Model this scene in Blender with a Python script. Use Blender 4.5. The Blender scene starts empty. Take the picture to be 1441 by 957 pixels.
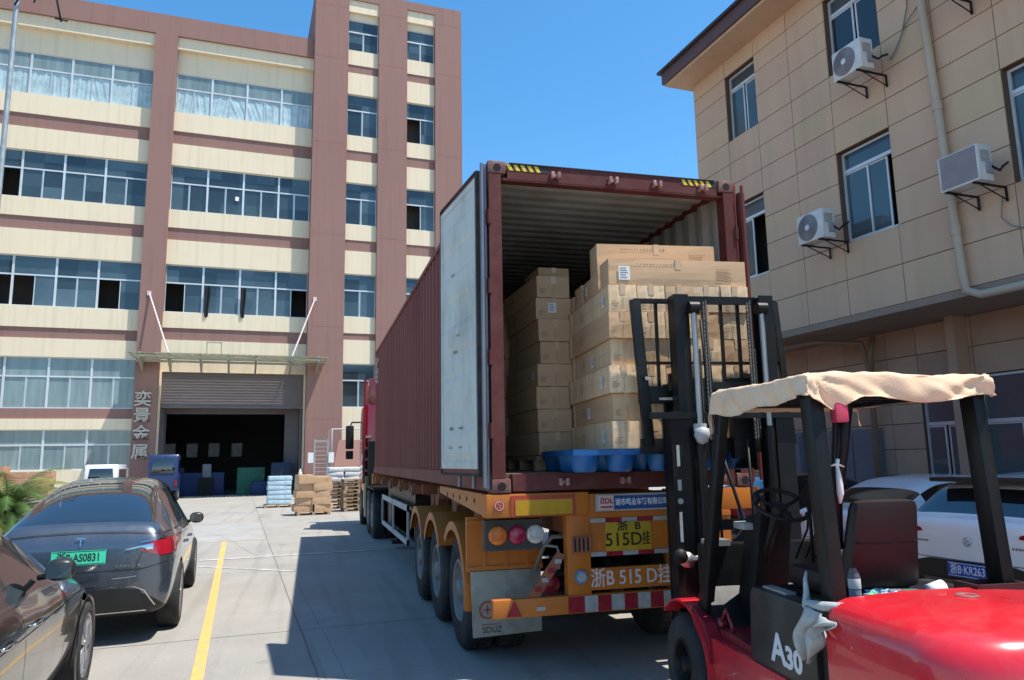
import bpy, bmesh, math, random
from mathutils import Vector, Matrix
from mathutils.bvhtree import BVHTree
R=math.radians
sc=bpy.context.scene
COL=sc.collection
# ------------------------------------------------------------ camera
def make_camera():
    ya,pi,ro=0.263286289,0.158035642,-0.0181672774
    fw=Vector((math.sin(ya)*math.cos(pi),math.cos(ya)*math.cos(pi),math.sin(pi)))
    r0=Vector((math.cos(ya),-math.sin(ya),0)); u0=r0.cross(fw)
    r=r0*math.cos(ro)+u0*math.sin(ro); u=-r0*math.sin(ro)+u0*math.cos(ro)
    c=bpy.data.cameras.new('camera'); c.sensor_width=36; c.lens=1047.6/1441*36
    c.clip_start=.05; c.clip_end=3000
    o=bpy.data.objects.new('camera',c); COL.objects.link(o)
    m=Matrix((( r.x,u.x,-fw.x,-1.45073),(r.y,u.y,-fw.y,-6.09210),(r.z,u.z,-fw.z,1.78083),(0,0,0,1)))
    o.matrix_world=m; sc.camera=o
make_camera()
# ------------------------------------------------------------ sky, sun, exposure
SUN=Vector((-1.65,.96,-4.4)).normalized()      # direction the light travels
ELEV=math.asin(-SUN.z); AZ=math.atan2(-SUN.x,-SUN.y)  # azimuth of the sun, clockwise from +Y
w=bpy.data.worlds.new('World'); sc.world=w; w.use_nodes=True
nt=w.node_tree; nt.nodes.clear()
sky=nt.nodes.new('ShaderNodeTexSky'); sky.sky_type='NISHITA'; sky.sun_disc=False
sky.sun_elevation=ELEV; sky.sun_rotation=AZ
sky.air_density=1.0; sky.dust_density=.4; sky.ozone_density=4.0; sky.altitude=0
bg=nt.nodes.new('ShaderNodeBackground'); bg.inputs[1].default_value=.150
ow=nt.nodes.new('ShaderNodeOutputWorld')
hs=nt.nodes.new('ShaderNodeHueSaturation'); hs.inputs['Saturation'].default_value=1.24; hs.inputs['Hue'].default_value=.492
nt.links.new(sky.outputs[0],hs.inputs['Color']); nt.links.new(hs.outputs[0],bg.inputs[0]); nt.links.new(bg.outputs[0],ow.inputs[0])
sl=bpy.data.lights.new('sun','SUN'); sl.energy=4.7; sl.angle=R(.55); sl.color=(1,.955,.88)
so=bpy.data.objects.new('sun',sl); COL.objects.link(so)
so.rotation_mode='QUATERNION'; so.rotation_quaternion=SUN.to_track_quat('-Z','Y')
so.location=(10,-10,30)
sc.view_settings.view_transform='Standard'; sc.view_settings.look='None'
sc.view_settings.gamma=1; sc.view_settings.use_curve_mapping=False
sc.view_settings.exposure=0.68
sc.cycles.max_bounces=8
# ------------------------------------------------------------ materials
MATS={}
def M(name,col,rough=.6,metal=0,var=.12,scale=3.,bump=0,bscale=60,coat=0,spec=.5,dirt=None,dscale=1.2,damt=.5,dlo=.45,dhi=.7,stretch=(1,1,1),trans=0,ior=1.45,emit=None,orand=0,cell=None,camt=.3,streak=0):
    if name in MATS: return MATS[name]
    m=bpy.data.materials.new(name); m.use_nodes=True; n=m.node_tree.nodes; l=m.node_tree.links
    b=n['Principled BSDF']; b.inputs['Roughness'].default_value=rough; b.inputs['Metallic'].default_value=metal
    b.inputs['Coat Weight'].default_value=coat; b.inputs['Coat Roughness'].default_value=.03
    b.inputs['Specular IOR Level'].default_value=spec; b.inputs['IOR'].default_value=ior
    b.inputs['Transmission Weight'].default_value=trans
    if emit: b.inputs['Emission Color'].default_value=(*emit[:3],1); b.inputs['Emission Strength'].default_value=emit[3]
    c4=(*col,1); m.diffuse_color=c4
    tc=n.new('ShaderNodeTexCoord'); mp=n.new('ShaderNodeMapping'); mp.inputs['Scale'].default_value=stretch
    l.new(tc.outputs['Object'],mp.inputs[0])
    out=None
    if var>0:
        nz=n.new('ShaderNodeTexNoise'); nz.inputs['Scale'].default_value=scale; nz.inputs['Detail'].default_value=6; nz.inputs['Roughness'].default_value=.6
        l.new(mp.outputs[0],nz.inputs['Vector'])
        mr=n.new('ShaderNodeMapRange'); mr.inputs[1].default_value=.25; mr.inputs[2].default_value=.75; mr.inputs[3].default_value=1-var; mr.inputs[4].default_value=1+var
        l.new(nz.outputs[0],mr.inputs[0])
        mx=n.new('ShaderNodeMix'); mx.data_type='RGBA'; mx.blend_type='MULTIPLY'; mx.inputs[0].default_value=1
        mx.inputs[6].default_value=c4; l.new(mr.outputs[0],mx.inputs[7]); out=mx.outputs[2]
        if rough>.12:
            rr=n.new('ShaderNodeMapRange'); rr.inputs[1].default_value=.3; rr.inputs[2].default_value=.7; rr.inputs[3].default_value=max(.02,rough-.08); rr.inputs[4].default_value=min(1,rough+.08)
            l.new(nz.outputs[0],rr.inputs[0]); l.new(rr.outputs[0],b.inputs['Roughness'])
    if dirt:
        nd=n.new('ShaderNodeTexNoise'); nd.inputs['Scale'].default_value=dscale; nd.inputs['Detail'].default_value=8; nd.inputs['Roughness'].default_value=.68
        l.new(mp.outputs[0],nd.inputs['Vector'])
        md=n.new('ShaderNodeMapRange'); md.inputs[1].default_value=dlo; md.inputs[2].default_value=dhi; md.inputs[3].default_value=0; md.inputs[4].default_value=damt
        l.new(nd.outputs[0],md.inputs[0])
        mx2=n.new('ShaderNodeMix'); mx2.data_type='RGBA'; l.new(md.outputs[0],mx2.inputs[0])
        if out: l.new(out,mx2.inputs[6])
        else: mx2.inputs[6].default_value=c4
        mx2.inputs[7].default_value=(*dirt,1); out=mx2.outputs[2]
    def mulv(val,out):
        mx=n.new('ShaderNodeMix'); mx.data_type='RGBA'; mx.blend_type='MULTIPLY'; mx.inputs[0].default_value=1
        if out: l.new(out,mx.inputs[6])
        else: mx.inputs[6].default_value=c4
        l.new(val,mx.inputs[7]); return mx.outputs[2]
    def mrange(src,a,b_,lo,hi):
        r=n.new('ShaderNodeMapRange'); r.inputs[1].default_value=a; r.inputs[2].default_value=b_; r.inputs[3].default_value=lo; r.inputs[4].default_value=hi; l.new(src,r.inputs[0]); return r.outputs[0]
    if orand:
        oi=n.new('ShaderNodeObjectInfo'); out=mulv(mrange(oi.outputs['Random'],0,1,1-orand,1+orand),out)
    if cell:
        sp=n.new('ShaderNodeVectorMath'); sp.operation='SNAP'; sp.inputs[1].default_value=cell; l.new(tc.outputs['Object'],sp.inputs[0])
        wn=n.new('ShaderNodeTexWhiteNoise'); l.new(sp.outputs[0],wn.inputs['Vector']); out=mulv(mrange(wn.outputs['Value'],0,1,1-camt,1+camt),out)
    if streak:
        m3=n.new('ShaderNodeMapping'); m3.inputs['Scale'].default_value=(3.5,3.5,.16); l.new(tc.outputs['Object'],m3.inputs[0])
        ns=n.new('ShaderNodeTexNoise'); ns.inputs['Scale'].default_value=1.3; ns.inputs['Detail'].default_value=7; l.new(m3.outputs[0],ns.inputs['Vector'])
        out=mulv(mrange(ns.outputs[0],.48,.78,1,1-streak),out)
    if out: l.new(out,b.inputs['Base Color'])
    else: b.inputs['Base Color'].default_value=c4
    if bump>0:
        nb=n.new('ShaderNodeTexNoise'); nb.inputs['Scale'].default_value=bscale; nb.inputs['Detail'].default_value=4
        l.new(mp.outputs[0],nb.inputs['Vector'])
        bp=n.new('ShaderNodeBump'); bp.inputs['Strength'].default_value=bump; bp.inputs['Distance'].default_value=.01
        l.new(nb.outputs[0],bp.inputs['Height']); l.new(bp.outputs[0],b.inputs['Normal'])
    MATS[name]=m; return m
# ------------------------------------------------------------ mesh builder
class MB:
    def __init__(s,tr=None): s.v=[];s.f=[];s.m=[];s.sm=[];s.mi=0;s.smooth=False;s.tr=tr
    def add(s,vs,fs):
        o=len(s.v)
        for p in vs:
            p=Vector(p); s.v.append(s.tr@p if s.tr else p)
        for f in fs: s.f.append([o+i for i in f]); s.m.append(s.mi); s.sm.append(s.smooth)
        return s
    def box(s,x0,x1,y0,y1,z0,z1):
        if x0>x1:x0,x1=x1,x0
        if y0>y1:y0,y1=y1,y0
        if z0>z1:z0,z1=z1,z0
        return s.add([(x,y,z) for z in (z0,z1) for y in (y0,y1) for x in (x0,x1)],
          [(0,2,3,1),(4,5,7,6),(0,1,5,4),(2,6,7,3),(0,4,6,2),(1,3,7,5)])
    def hexa(s,b,t):   # two quads (ccw seen from above), bottom and top
        return s.add(list(b)+list(t),[(3,2,1,0),(4,5,6,7),(0,1,5,4),(1,2,6,5),(2,3,7,6),(3,0,4,7)])
    def quad(s,a,b,c,d): return s.add([a,b,c,d],[(0,1,2,3)])
    def prism(s,poly,axis,a,b):  # poly in the two other axes (order x,y,z without axis)
        def P(p,t):
            return {'x':(t,p[0],p[1]),'y':(p[0],t,p[1]),'z':(p[0],p[1],t)}[axis]
        n=len(poly); vs=[P(p,a) for p in poly]+[P(p,b) for p in poly]
        fs=[tuple(range(n))[::-1],tuple(range(n,2*n))]+[(i,(i+1)%n,n+(i+1)%n,n+i) for i in range(n)]
        return s.add(vs,fs)
    def cyl(s,p0,p1,r0,r1=None,seg=12,caps=True):
        if r1 is None:r1=r0
        p0=Vector(p0);p1=Vector(p1);d=(p1-p0).normalized()
        a=d.orthogonal().normalized();b=d.cross(a);vs=[]
        for p,r in ((p0,r0),(p1,r1)):
            for i in range(seg):
                t=2*math.pi*i/seg; vs.append(p+a*(r*math.cos(t))+b*(r*math.sin(t)))
        fs=[(i,(i+1)%seg,seg+(i+1)%seg,seg+i) for i in range(seg)]
        sm=s.smooth; s.smooth=seg>7; s.add(vs,fs)
        s.smooth=False
        if caps: s.add(vs,[tuple(range(seg))[::-1],tuple(range(seg,2*seg))])
        s.smooth=sm; return s
    def tube(s,pts,r,seg=8):
        pts=[Vector(p) for p in pts]; n=len(pts); vs=[];a=None
        for i,p in enumerate(pts):
            d=(pts[min(i+1,n-1)]-pts[max(i-1,0)]).normalized()
            if a is None:a=d.orthogonal().normalized()
            a=(a-d*a.dot(d)).normalized(); b=d.cross(a)
            rr=r[i] if isinstance(r,(list,tuple)) else r
            for k in range(seg):
                t=2*math.pi*k/seg; vs.append(p+a*(rr*math.cos(t))+b*(rr*math.sin(t)))
        fs=[(i*seg+k,i*seg+(k+1)%seg,(i+1)*seg+(k+1)%seg,(i+1)*seg+k) for i in range(n-1) for k in range(seg)]
        fs+=[tuple(range(seg))[::-1],tuple(range((n-1)*seg,n*seg))]
        sm=s.smooth;s.smooth=True;s.add(vs,fs);s.smooth=sm;return s
    def lathe(s,prof,c,axis='z',seg=24,closed=False): # prof list (r,h)
        vs=[];c=Vector(c)
        for r,h in prof:
            for k in range(seg):
                t=2*math.pi*k/seg;x,y=r*math.cos(t),r*math.sin(t)
                vs.append(c+Vector({'z':(x,y,h),'x':(h,x,y),'y':(y,h,x)}[axis]))
        n=len(prof); fs=[(i*seg+k,i*seg+(k+1)%seg,(i+1)*seg+(k+1)%seg,(i+1)*seg+k) for i in range(n-1) for k in range(seg)]
        if closed: fs+=[((n-1)*seg+k,(n-1)*seg+(k+1)%seg,(k+1)%seg,k) for k in range(seg)]
        sm=s.smooth;s.smooth=True;s.add(vs,fs);s.smooth=sm;return s
    def grid(s,fn,nu,nv):
        vs=[fn(i/nu,j/nv) for j in range(nv+1) for i in range(nu+1)]
        fs=[(j*(nu+1)+i,j*(nu+1)+i+1,(j+1)*(nu+1)+i+1,(j+1)*(nu+1)+i) for j in range(nv) for i in range(nu)]
        sm=s.smooth;s.smooth=True;s.add(vs,fs);s.smooth=sm;return s
    def mesh(s,name,mats,bevel=0,recalc=True,angle=None):
        me=bpy.data.meshes.new(name); me.from_pydata([tuple(p) for p in s.v],[],s.f)
        for i,p in enumerate(me.polygons): p.material_index=s.m[i]; p.use_smooth=s.sm[i]
        if not isinstance(mats,(list,tuple)): mats=[mats]
        for m in mats: me.materials.append(m)
        bm=bmesh.new(); bm.from_mesh(me)
        bmesh.ops.remove_doubles(bm,verts=bm.verts,dist=1e-5) if bevel else None
        if recalc: bmesh.ops.recalc_face_normals(bm,faces=bm.faces)
        if bevel:
            es=[e for e in bm.edges if len(e.link_faces)==2 and e.calc_face_angle(0)>.5]
            bmesh.ops.bevel(bm,geom=es,offset=bevel,segments=2,profile=.6,affect='EDGES',clamp_overlap=True)
            for f in bm.faces: f.smooth=True
        bm.to_mesh(me); bm.free()
        if bevel: me.set_sharp_from_angle(angle=R(40))
        me.update(); return me
    def obj(s,name,mats,parent=None,bevel=0,recalc=True,loc=None,rot=None,**tags):
        me=s.mesh(name,mats,bevel,recalc)
        o=bpy.data.objects.new(name,me); COL.objects.link(o)
        if parent: o.parent=parent
        if loc: o.location=loc
        if rot: o.rotation_euler=rot
        for k,v in tags.items(): o[k]=v
        return o
def rel(o,mesh_name=None): return o
def thing(name,label,cat,loc=(0,0,0),rz=0,group=None,parent=None):
    o=bpy.data.objects.new(name,None); COL.objects.link(o); o.empty_display_size=.2
    o.location=loc; o.rotation_euler=(0,0,rz); o['label']=label; o['category']=cat
    if group:o['group']=group
    return o
def tag(o,label,cat,group=None):
    o['label']=label;o['category']=cat
    if group:o['group']=group
    return o
def text(name,body,size,mat,parent,mtx,depth=.002,sx=1.,bold=0,align='CENTER'):
    c=bpy.data.curves.new('txt','FONT'); c.body=body; c.size=size; c.extrude=depth; c.align_x=align; c.align_y='CENTER'; c.offset=bold; c.resolution_u=3
    t=bpy.data.objects.new('txt',c); COL.objects.link(t)
    dg=bpy.context.evaluated_depsgraph_get(); me=bpy.data.meshes.new_from_object(t.evaluated_get(dg))
    bpy.data.objects.remove(t); bpy.data.curves.remove(c)
    me.transform(Matrix.Diagonal((sx,1,1,1))); me.transform(mtx)
    me.materials.clear(); me.materials.append(mat)
    o=bpy.data.objects.new(name,me); COL.objects.link(o); o.parent=parent; return o
def face_mtx(loc,normal='-y',rz=0):
    # text plane: glyph right = first axis, up = +z
    base={'-y':Matrix(((1,0,0),(0,0,-1),(0,1,0))),'-x':Matrix(((0,0,-1),(-1,0,0),(0,1,0))),'+z':Matrix.Identity(3)}[normal].to_4x4()
    return Matrix.Translation(loc)@Matrix.Rotation(rz,4,'Z')@base
def frame_mtx(loc,rz): return Matrix.Translation(loc)@Matrix.Rotation(rz,4,'Z')
rnd=random.Random(7)
TL=R(4.9); TR=R(5.3)
# ------------------------------------------------------------ material set
m_conc=M('concrete_paving',(.305,.283,.25),rough=.85,var=.13,scale=.9,bump=.25,bscale=45,dirt=(.235,.22,.195),dscale=.35,damt=.65,dlo=.42,dhi=.72)
m_patch=M('concrete_patch',(.31,.30,.275),rough=.85,var=.14,scale=2,bump=.2,bscale=45,dirt=(.2,.195,.18),dscale=1.2,damt=.5)
m_joint=M('joint_filler',(.17,.16,.145),rough=.95,var=.3,scale=6)
m_yline=M('yellow_road_paint',(.60,.38,.09),rough=.75,var=.1,scale=12,bump=.1,dirt=(.33,.28,.2),dscale=9,damt=.8,dlo=.42,dhi=.66)
m_wline=M('worn_white_road_paint',(.50,.49,.46),rough=.8,var=.1,scale=9,dirt=(.30,.285,.255),dscale=4,damt=1,dlo=.38,dhi=.58)
m_maroon=M('maroon_wall_paint',(.28,.158,.130),rough=.8,var=.07,scale=.5,bump=.1,bscale=30,dirt=(.25,.13,.115),dscale=.25,damt=.5,stretch=(1,1,.5),streak=.12,spec=.25)
m_maroond=M('maroon_band_paint',(.31,.13,.105),rough=.8,var=.08,scale=.6,bump=.1,bscale=30)
m_cream=M('cream_wall_paint',(.77,.645,.455),rough=.8,var=.06,scale=.5,bump=.08,bscale=30,dirt=(.62,.53,.37),dscale=.5,damt=.5,stretch=(1,1,.35),streak=.13,spec=.25)
m_frame=M('aluminium_window_frame',(.62,.64,.64),rough=.4,metal=.3,var=.08,scale=2)
m_glassb=M('window_glass_blue_green',(.05,.075,.085),rough=.07,cell=(1,5,1.4),camt=.6,var=.35,scale=.35,bump=.03,bscale=1.5,spec=.9)
m_glassc=M('window_glass_curtained',(.19,.25,.25),rough=.12,var=.3,scale=1.2,bump=.05,bscale=1.5,spec=.8,stretch=(3,3,.3))
m_film=M('plastic_film',(.38,.50,.52),rough=.3,var=.25,scale=2.5,spec=.6)
m_dark=M('dark_interior',(.012,.012,.014),rough=.9,var=0)
def ground_detail():
    m=m_conc; n=m.node_tree.nodes; l=m.node_tree.links; b=n['Principled BSDF']; src=b.inputs['Base Color'].links[0].from_socket
    tc=n.new('ShaderNodeTexCoord')
    def mul(src,node_out,a,c,lo,hi):
        r=n.new('ShaderNodeMapRange'); r.inputs[1].default_value=a; r.inputs[2].default_value=c; r.inputs[3].default_value=lo; r.inputs[4].default_value=hi; l.new(node_out,r.inputs[0])
        mx=n.new('ShaderNodeMix'); mx.data_type='RGBA'; mx.blend_type='MULTIPLY'; mx.inputs[0].default_value=1; l.new(src,mx.inputs[6]); l.new(r.outputs[0],mx.inputs[7]); return mx.outputs[2]
    g=n.new('ShaderNodeTexNoise'); g.inputs['Scale'].default_value=38; g.inputs['Detail'].default_value=8; g.inputs['Roughness'].default_value=.75; l.new(tc.outputs['Object'],g.inputs['Vector']); src=mul(src,g.outputs[0],.3,.7,.84,1.14)
    mp=n.new('ShaderNodeMapping'); mp.inputs['Rotation'].default_value=(0,0,-R(4.9)); mp.inputs['Scale'].default_value=(2.6,.09,1); l.new(tc.outputs['Object'],mp.inputs[0])
    t=n.new('ShaderNodeTexNoise'); t.inputs['Scale'].default_value=1.4; t.inputs['Detail'].default_value=5; l.new(mp.outputs[0],t.inputs['Vector']); src=mul(src,t.outputs[0],.52,.72,1,.80)
    v=n.new('ShaderNodeTexVoronoi'); v.inputs['Scale'].default_value=.8; v.inputs['Randomness'].default_value=1; 
    d=n.new('ShaderNodeTexNoise'); d.inputs['Scale'].default_value=5; l.new(tc.outputs['Object'],d.inputs['Vector'])
    ad=n.new('ShaderNodeMixRGB'); ad.blend_type='ADD'; ad.inputs[0].default_value=.12; l.new(tc.outputs['Object'],ad.inputs[1]); l.new(d.outputs['Color'],ad.inputs[2]); l.new(ad.outputs[0],v.inputs['Vector'])
    src=mul(src,v.outputs['Distance'],.03,.11,.62,1)
    l.new(src,b.inputs['Base Color'])
ground_detail()
m_shut=M('roller_shutter_grey_brown',(.17,.135,.125),rough=.55,metal=.2,var=.15,scale=1.5,stretch=(.4,1,2))
m_steel=M('grey_steel',(.42,.42,.40),rough=.4,metal=.6,var=.15,scale=4)
m_black=M('black_paint',(.007,.007,.0075),rough=.42,spec=.3,var=.3,scale=4,bump=.02,dirt=(.03,.027,.024),dscale=3,damt=.5,dlo=.5,dhi=.75)
m_rubber=M('tyre_rubber',(.022,.022,.023),rough=.85,var=.2,scale=8,bump=.15,bscale=60,dirt=(.075,.07,.062),dscale=3,damt=.6)
m_plastic=M('black_plastic',(.010,.010,.0105),spec=.3,rough=.55,var=.1)
# ============================================================ GROUND
def ground():
    b=MB()
    def fn(u,v):
        return (-400+800*u,-200+1000*v,0)
    b.grid(lambda u,v:(-600+1200*u,-300+1400*v,0),24,24)
    for i in range(len(b.sm)): b.sm[i]=False
    b.obj('ground',m_conc,kind='structure')
    # worn yellow centre line and white marks: sheets 4 mm above the concrete (site frame, 4.9 degrees)
    t=Matrix.Rotation(TL,4,'Z')
    y=MB(t); a=-2.3
    n=26
    for i in range(n):
        y0=-7+i*20/n; y1=-7+(i+1)*20/n
        w=.052
        y.quad((-2.24-w,y0,.005),(-2.24+w,y0,.005),(-2.24+w,y1,.005),(-2.24-w,y1,.005))
    y.obj('yellow_line',m_yline,kind='structure')
    q=MB(t)
    q.quad((-2.6,9.5,.006),(3.0,9.72,.006),(3.0,9.9,.006),(-2.6,9.68,.006))
    q.quad((-2.6,8.65,.006),(-1.1,7.3,.006),(-1.0,7.38,.006),(-2.6,8.78,.006))
    q.obj('white_line',m_wline,kind='structure')
    j=MB(t); r=random.Random(3)
    def strip(p,w):
        for (x0,y0),(x1,y1) in zip(p,p[1:]):
            d=Vector((x1-x0,y1-y0,0)).normalized(); nn=Vector((-d.y,d.x,0))*w
            j.quad((x0+nn.x,y0+nn.y,.003),(x0-nn.x,y0-nn.y,.003),(x1-nn.x,y1-nn.y,.003),(x1+nn.x,y1+nn.y,.003))
    def wig(a,b,n,s): return [(a[0]+(b[0]-a[0])*i/n+r.uniform(-s,s),a[1]+(b[1]-a[1])*i/n+r.uniform(-s,s)) for i in range(n+1)]
    strip(wig((-1.31,36),(-1.28,-6),60,.006),.009)
    strip(wig((-1.09,6),(-1.02,-6),30,.012),.003)
    for yy in (2.75,-2.2,7.6,13,18.4,24,30): strip(wig((-9,yy-.1),(3.5,yy+.05),40,.008),.006)
    strip(wig((3.6,36),(3.8,-6),40,.01),.012)
    strip(wig((-5.2,36),(-5.2,-6),40,.01),.01)
    strip(wig((-4.6,22),(-2.2,14),14,.08),.005); strip(wig((-.8,14),(.9,8.3),12,.07),.005); strip(wig((-2.2,14),(-1.6,9.4),10,.06),.004)
    j.obj('pavement_joints',m_joint,kind='structure')
    k=MB(t)
    k.quad((-1.2,-6,.002),(-.72,-6,.002),(-.86,4.2,.002),(-1.22,4.2,.002))
    k.quad((-5.1,13.1,.002),(-1.35,13.1,.002),(-1.35,18.3,.002),(-5.1,18.3,.002))
    k.obj('pavement_repair',m_patch,kind='structure')
ground()
# ============================================================ FACTORY
FX,FY=-2.6,38.0
def wp(x,y,ang,z=0):
    c,s=math.cos(ang),math.sin(ang); return (x*c-y*s,x*s+y*c,z)
fac=thing('factory_building','five storey factory in maroon and cream bands with strip windows and an open roller door','building',wp(FX,FY,TL),TL)
def FB(): return MB(Matrix.Translation((-FX,-FY,0)))
def strip_window(x0,x1,z0,z1,y,mull,tr=.62,parent=fac,panemat=m_glassb,opens=(),film=0,B=FB,fr=.035,sash=True):
    f=B(); p=B(); th=.07
    zt=z0+(z1-z0)*tr
    fm=lambda a,b,c,d,yy0=0,yy1=th: f.box(a,b,y+yy0,y+yy1,c,d)
    fm(x0,x1,z0,z0+.06); fm(x0,x1,z1-.05,z1); fm(x0,x1,zt-.04,zt+.04,-.004,th+.004)
    mull=sorted(mull); xs=[x0]+[m for m in mull if x0+.1<m<x1-.1]+[x1]
    for i,m in enumerate(xs):
        w=.03 if i in(0,len(xs)-1) else .055
        fm(max(x0,m-w),min(x1,m+w),z0+.004,z1-.004,-.008,th+.008)
    pi=0
    for i,(a,b) in enumerate(zip(xs,xs[1:])):
        zz=zt
        def pane(a,b,c,d,yy):
            nonlocal pi
            pi+=1
            p.box(a,b,y+yy,y+yy+.012,c,d)
        pane(a+.03,b-.03,zt+.03,z1-.04,.03)
        mid=(a+b)/2
        half=[(a,mid),(mid,b)]
        for s,(c,d) in enumerate(half):
            if (i,s) in opens: continue
            if sash:
                yy=.012 if s else .04
                f.box(c+.004,c+.045,y+yy,y+yy+.03,z0+.06,zt-.04); f.box(d-.045,d-.004,y+yy,y+yy+.03,z0+.06,zt-.04)
            if not film: pane(c+.04,d-.04,z0+.06,zt-.03,.05 if not s else .025)
    o=f.obj('window',m_frame,parent)
    p.obj('pane',panemat,o)
    if film:
        q=B(); r=random.Random(int(z0*10+x0*7))
        for (a,b) in zip(xs,xs[1:]):
            for (c,d,e0,e1) in (((a+.06),(a+b)/2-.04,z0+.08,zt-.05),((a+b)/2+.04,b-.06,z0+.08,zt-.05)):
                ph=r.uniform(0,6); k=r.uniform(3,6); sk=r.uniform(-2.5,2.5)
                def fn(u,v,c=c,d=d,e0=e0,e1=e1,ph=ph,k=k,sk=sk):
                    s=(u*k+ (v*sk))
                    h=.012*math.sin(s*2.3+ph)+.01*math.sin(s*5.1+ph*2+v*2)+.006*math.sin(s*9+v*7)
                    return (c+(d-c)*u,y+.055+h*1.3*(.35+.65*(1-abs(v-.5)*1.2)),e0+(e1-e0)*v)
                q.grid(fn,18,14)
        q.obj('plastic_film',m_film,o,recalc=False)
    return o
W=[(1.6,3.7),(4.8,7.5),(10.18,12.92),(16.1,18.76),(22.0,24.45)]
bays=[(-17.6,-7.46,[-9.6-2*k for k in range(5)]),(-6.28,1.44,[-4.32,-2.36,-.38])]
def factory():
    class PB:
        def __init__(s,n,m): s.n=n;s.m=m
        def box(s,*a): FB().box(*a).obj(s.n,s.m,fac)
        def obj(s,*a,**k): pass
    wl=PB('cream_spandrel',m_cream); mar=PB('maroon_band',m_maroon); tan=PB('upper_wall',m_cream)
    for bi,(x0,x1,mu) in enumerate(bays):
        def cr(z0,z1,y=38.7): wl.box(x0,x1,y,39.3,z0,z1)
        def mr(z0,z1,y=38.76): mar.box(x0,x1,y,39.3,z0,z1)
        if bi==0:
            cr(0,1.6); cr(3.7,4.26); mr(4.26,4.8); cr(7.5,8.48); mr(8.48,9.06); cr(9.06,10.18)
        else:
            cr(6.84,7.9,38.78); cr(7.9,8.62); mr(8.62,9.3); cr(9.3,10.18)
        for k,(a,b,c,d) in enumerate(((12.92,14.34,15.06,16.1),(18.76,20.06,20.84,22.0))):
            cr(a,b); mr(b,c); cr(c,d)
        tan.box(x0,x1,38.8,39.3,24.45,25.8); wl.box(x0,x1,38.46,39.3,25.8,26.52)
    wl.obj('cream_spandrels',m_cream,fac)
    tan.obj('upper_wall',m_cream,fac)
    mar.box(-17.6,1.44,38.3,39.3,26.52,27.75)
    mar.obj('maroon_bands',m_maroon,fac)
    p=FB(); p.box(-7.46,-6.28,38.3,39.3,0,26.52); p.obj('pilaster',m_maroon,fac)
    p=FB(); p.box(-19.0,-17.6,38.3,39.3,0,26.52); p.obj('pilaster',m_maroon,fac)
    # main mass behind, leaving the ground floor hall open
    b=FB(); b.box(-19,1.4,41.5,58.5,7.6,27.5); b.box(-19,-7.6,40.6,58.5,0,7.6); b.box(-17.5,1.4,39.3,41.5,27.2,27.4); b.box(-17.5,1.4,40,58,27.4,27.5)
    b.obj('back_mass',m_maroond,fac)
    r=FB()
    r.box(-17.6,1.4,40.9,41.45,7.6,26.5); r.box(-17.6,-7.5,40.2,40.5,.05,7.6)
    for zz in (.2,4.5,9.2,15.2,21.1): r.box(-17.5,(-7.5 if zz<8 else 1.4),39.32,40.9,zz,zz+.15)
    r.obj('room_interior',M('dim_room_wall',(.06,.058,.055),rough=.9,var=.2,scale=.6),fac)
    # windows
    op0={2:((0,0),(1,0),(2,0),(3,0)),3:((4,0),),1:(),4:(),0:()}
    op1={2:((0,0),(3,1)),3:(),4:()}
    for k,(a,b) in enumerate(W):
        strip_window(-17.58,-7.48,a,b,38.84,bays[0][2],opens={2:((1,1),(2,0),(4,0)),3:((1,1),)}.get(k,()),
            panemat=m_glassc if k<2 or k==4 else m_glassb,film=(k==4))
        if k>1: strip_window(-6.26,1.42,a,b,38.84,bays[1][2],opens={2:((0,0),(3,1))}.get(k,()),film=(k==4),panemat=m_glassc if k==4 else m_glassb)
    # tower
    t=FB()
    for (a,b) in ((1.44,3.48),(5.38,7.2),(9.04,10.82)): t.box(a,b,38,39.2,0,31.35)
    for (a,b) in ((3.48,5.38),(7.2,9.04)):
        t.box(a,b,38.0,39.2,30.75,31.35)
    t.box(1.44,10.82,39.2,47,0,31.35)
    t.obj('tower_wall',m_maroon,fac)
    for z in (4.2,9.6,15.2,21.0,26.6,30.1):
        for (a,b) in ((1.46,3.47),(5.39,7.19),(9.05,10.80)): FB().box(a,b,37.996,38.01,z,z+.02).obj('render_joint',m_maroond,fac)
    c=PB('tower_spandrel',m_cream); mb=PB('tower_band',m_maroon)
    zs=[(4.9,7.48),(10.28,12.92),(16.0,18.66),(21.72,24.45),(27.4,29.5)]
    for (a,b) in ((3.48,5.38),(7.2,9.04)):
        prev=0
        for (z0,z1) in zs:
            if prev==0: c.box(a,b,38.22,38.6,0,z0)
            else:
                c.box(a,b,38.22,38.6,prev,prev+1.42); mb.box(a,b,38.26,38.6,prev+1.42,z0-.98); c.box(a,b,38.22,38.6,z0-.98,z0)
            prev=z1
        c.box(a,b,38.3,38.6,29.5,29.95); c.box(a,b,38.1,38.6,29.95,30.75)
    c.obj('tower_spandrels',m_cream,fac); mb.obj('tower_bands',m_maroon,fac)
    for ci,(a,b) in enumerate(((3.48,5.38),(7.2,9.04))):
        for k,(z0,z1) in enumerate(zs):
            strip_window(a+.01,b-.01,z0,z1,38.34,[],opens=(((0,0),) if ci==1 and k in (2,3) else ()))
            
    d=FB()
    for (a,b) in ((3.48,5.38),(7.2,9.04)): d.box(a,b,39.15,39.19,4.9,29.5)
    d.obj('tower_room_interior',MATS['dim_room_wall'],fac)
    # door surround, shutter, hall
    s=FB(); s.box(-6.28,-6.18,38.62,38.9,0,6.84); s.box(1.34,1.44,38.62,38.9,0,6.84)
    s.obj('door_reveal',m_cream,fac)
    s=FB()
    for i in range(24):
        z0=4.95+i*.078; s.box(-6.15,1.32,38.86+(.02 if i%2 else 0),38.95,z0,z0+.074)
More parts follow.
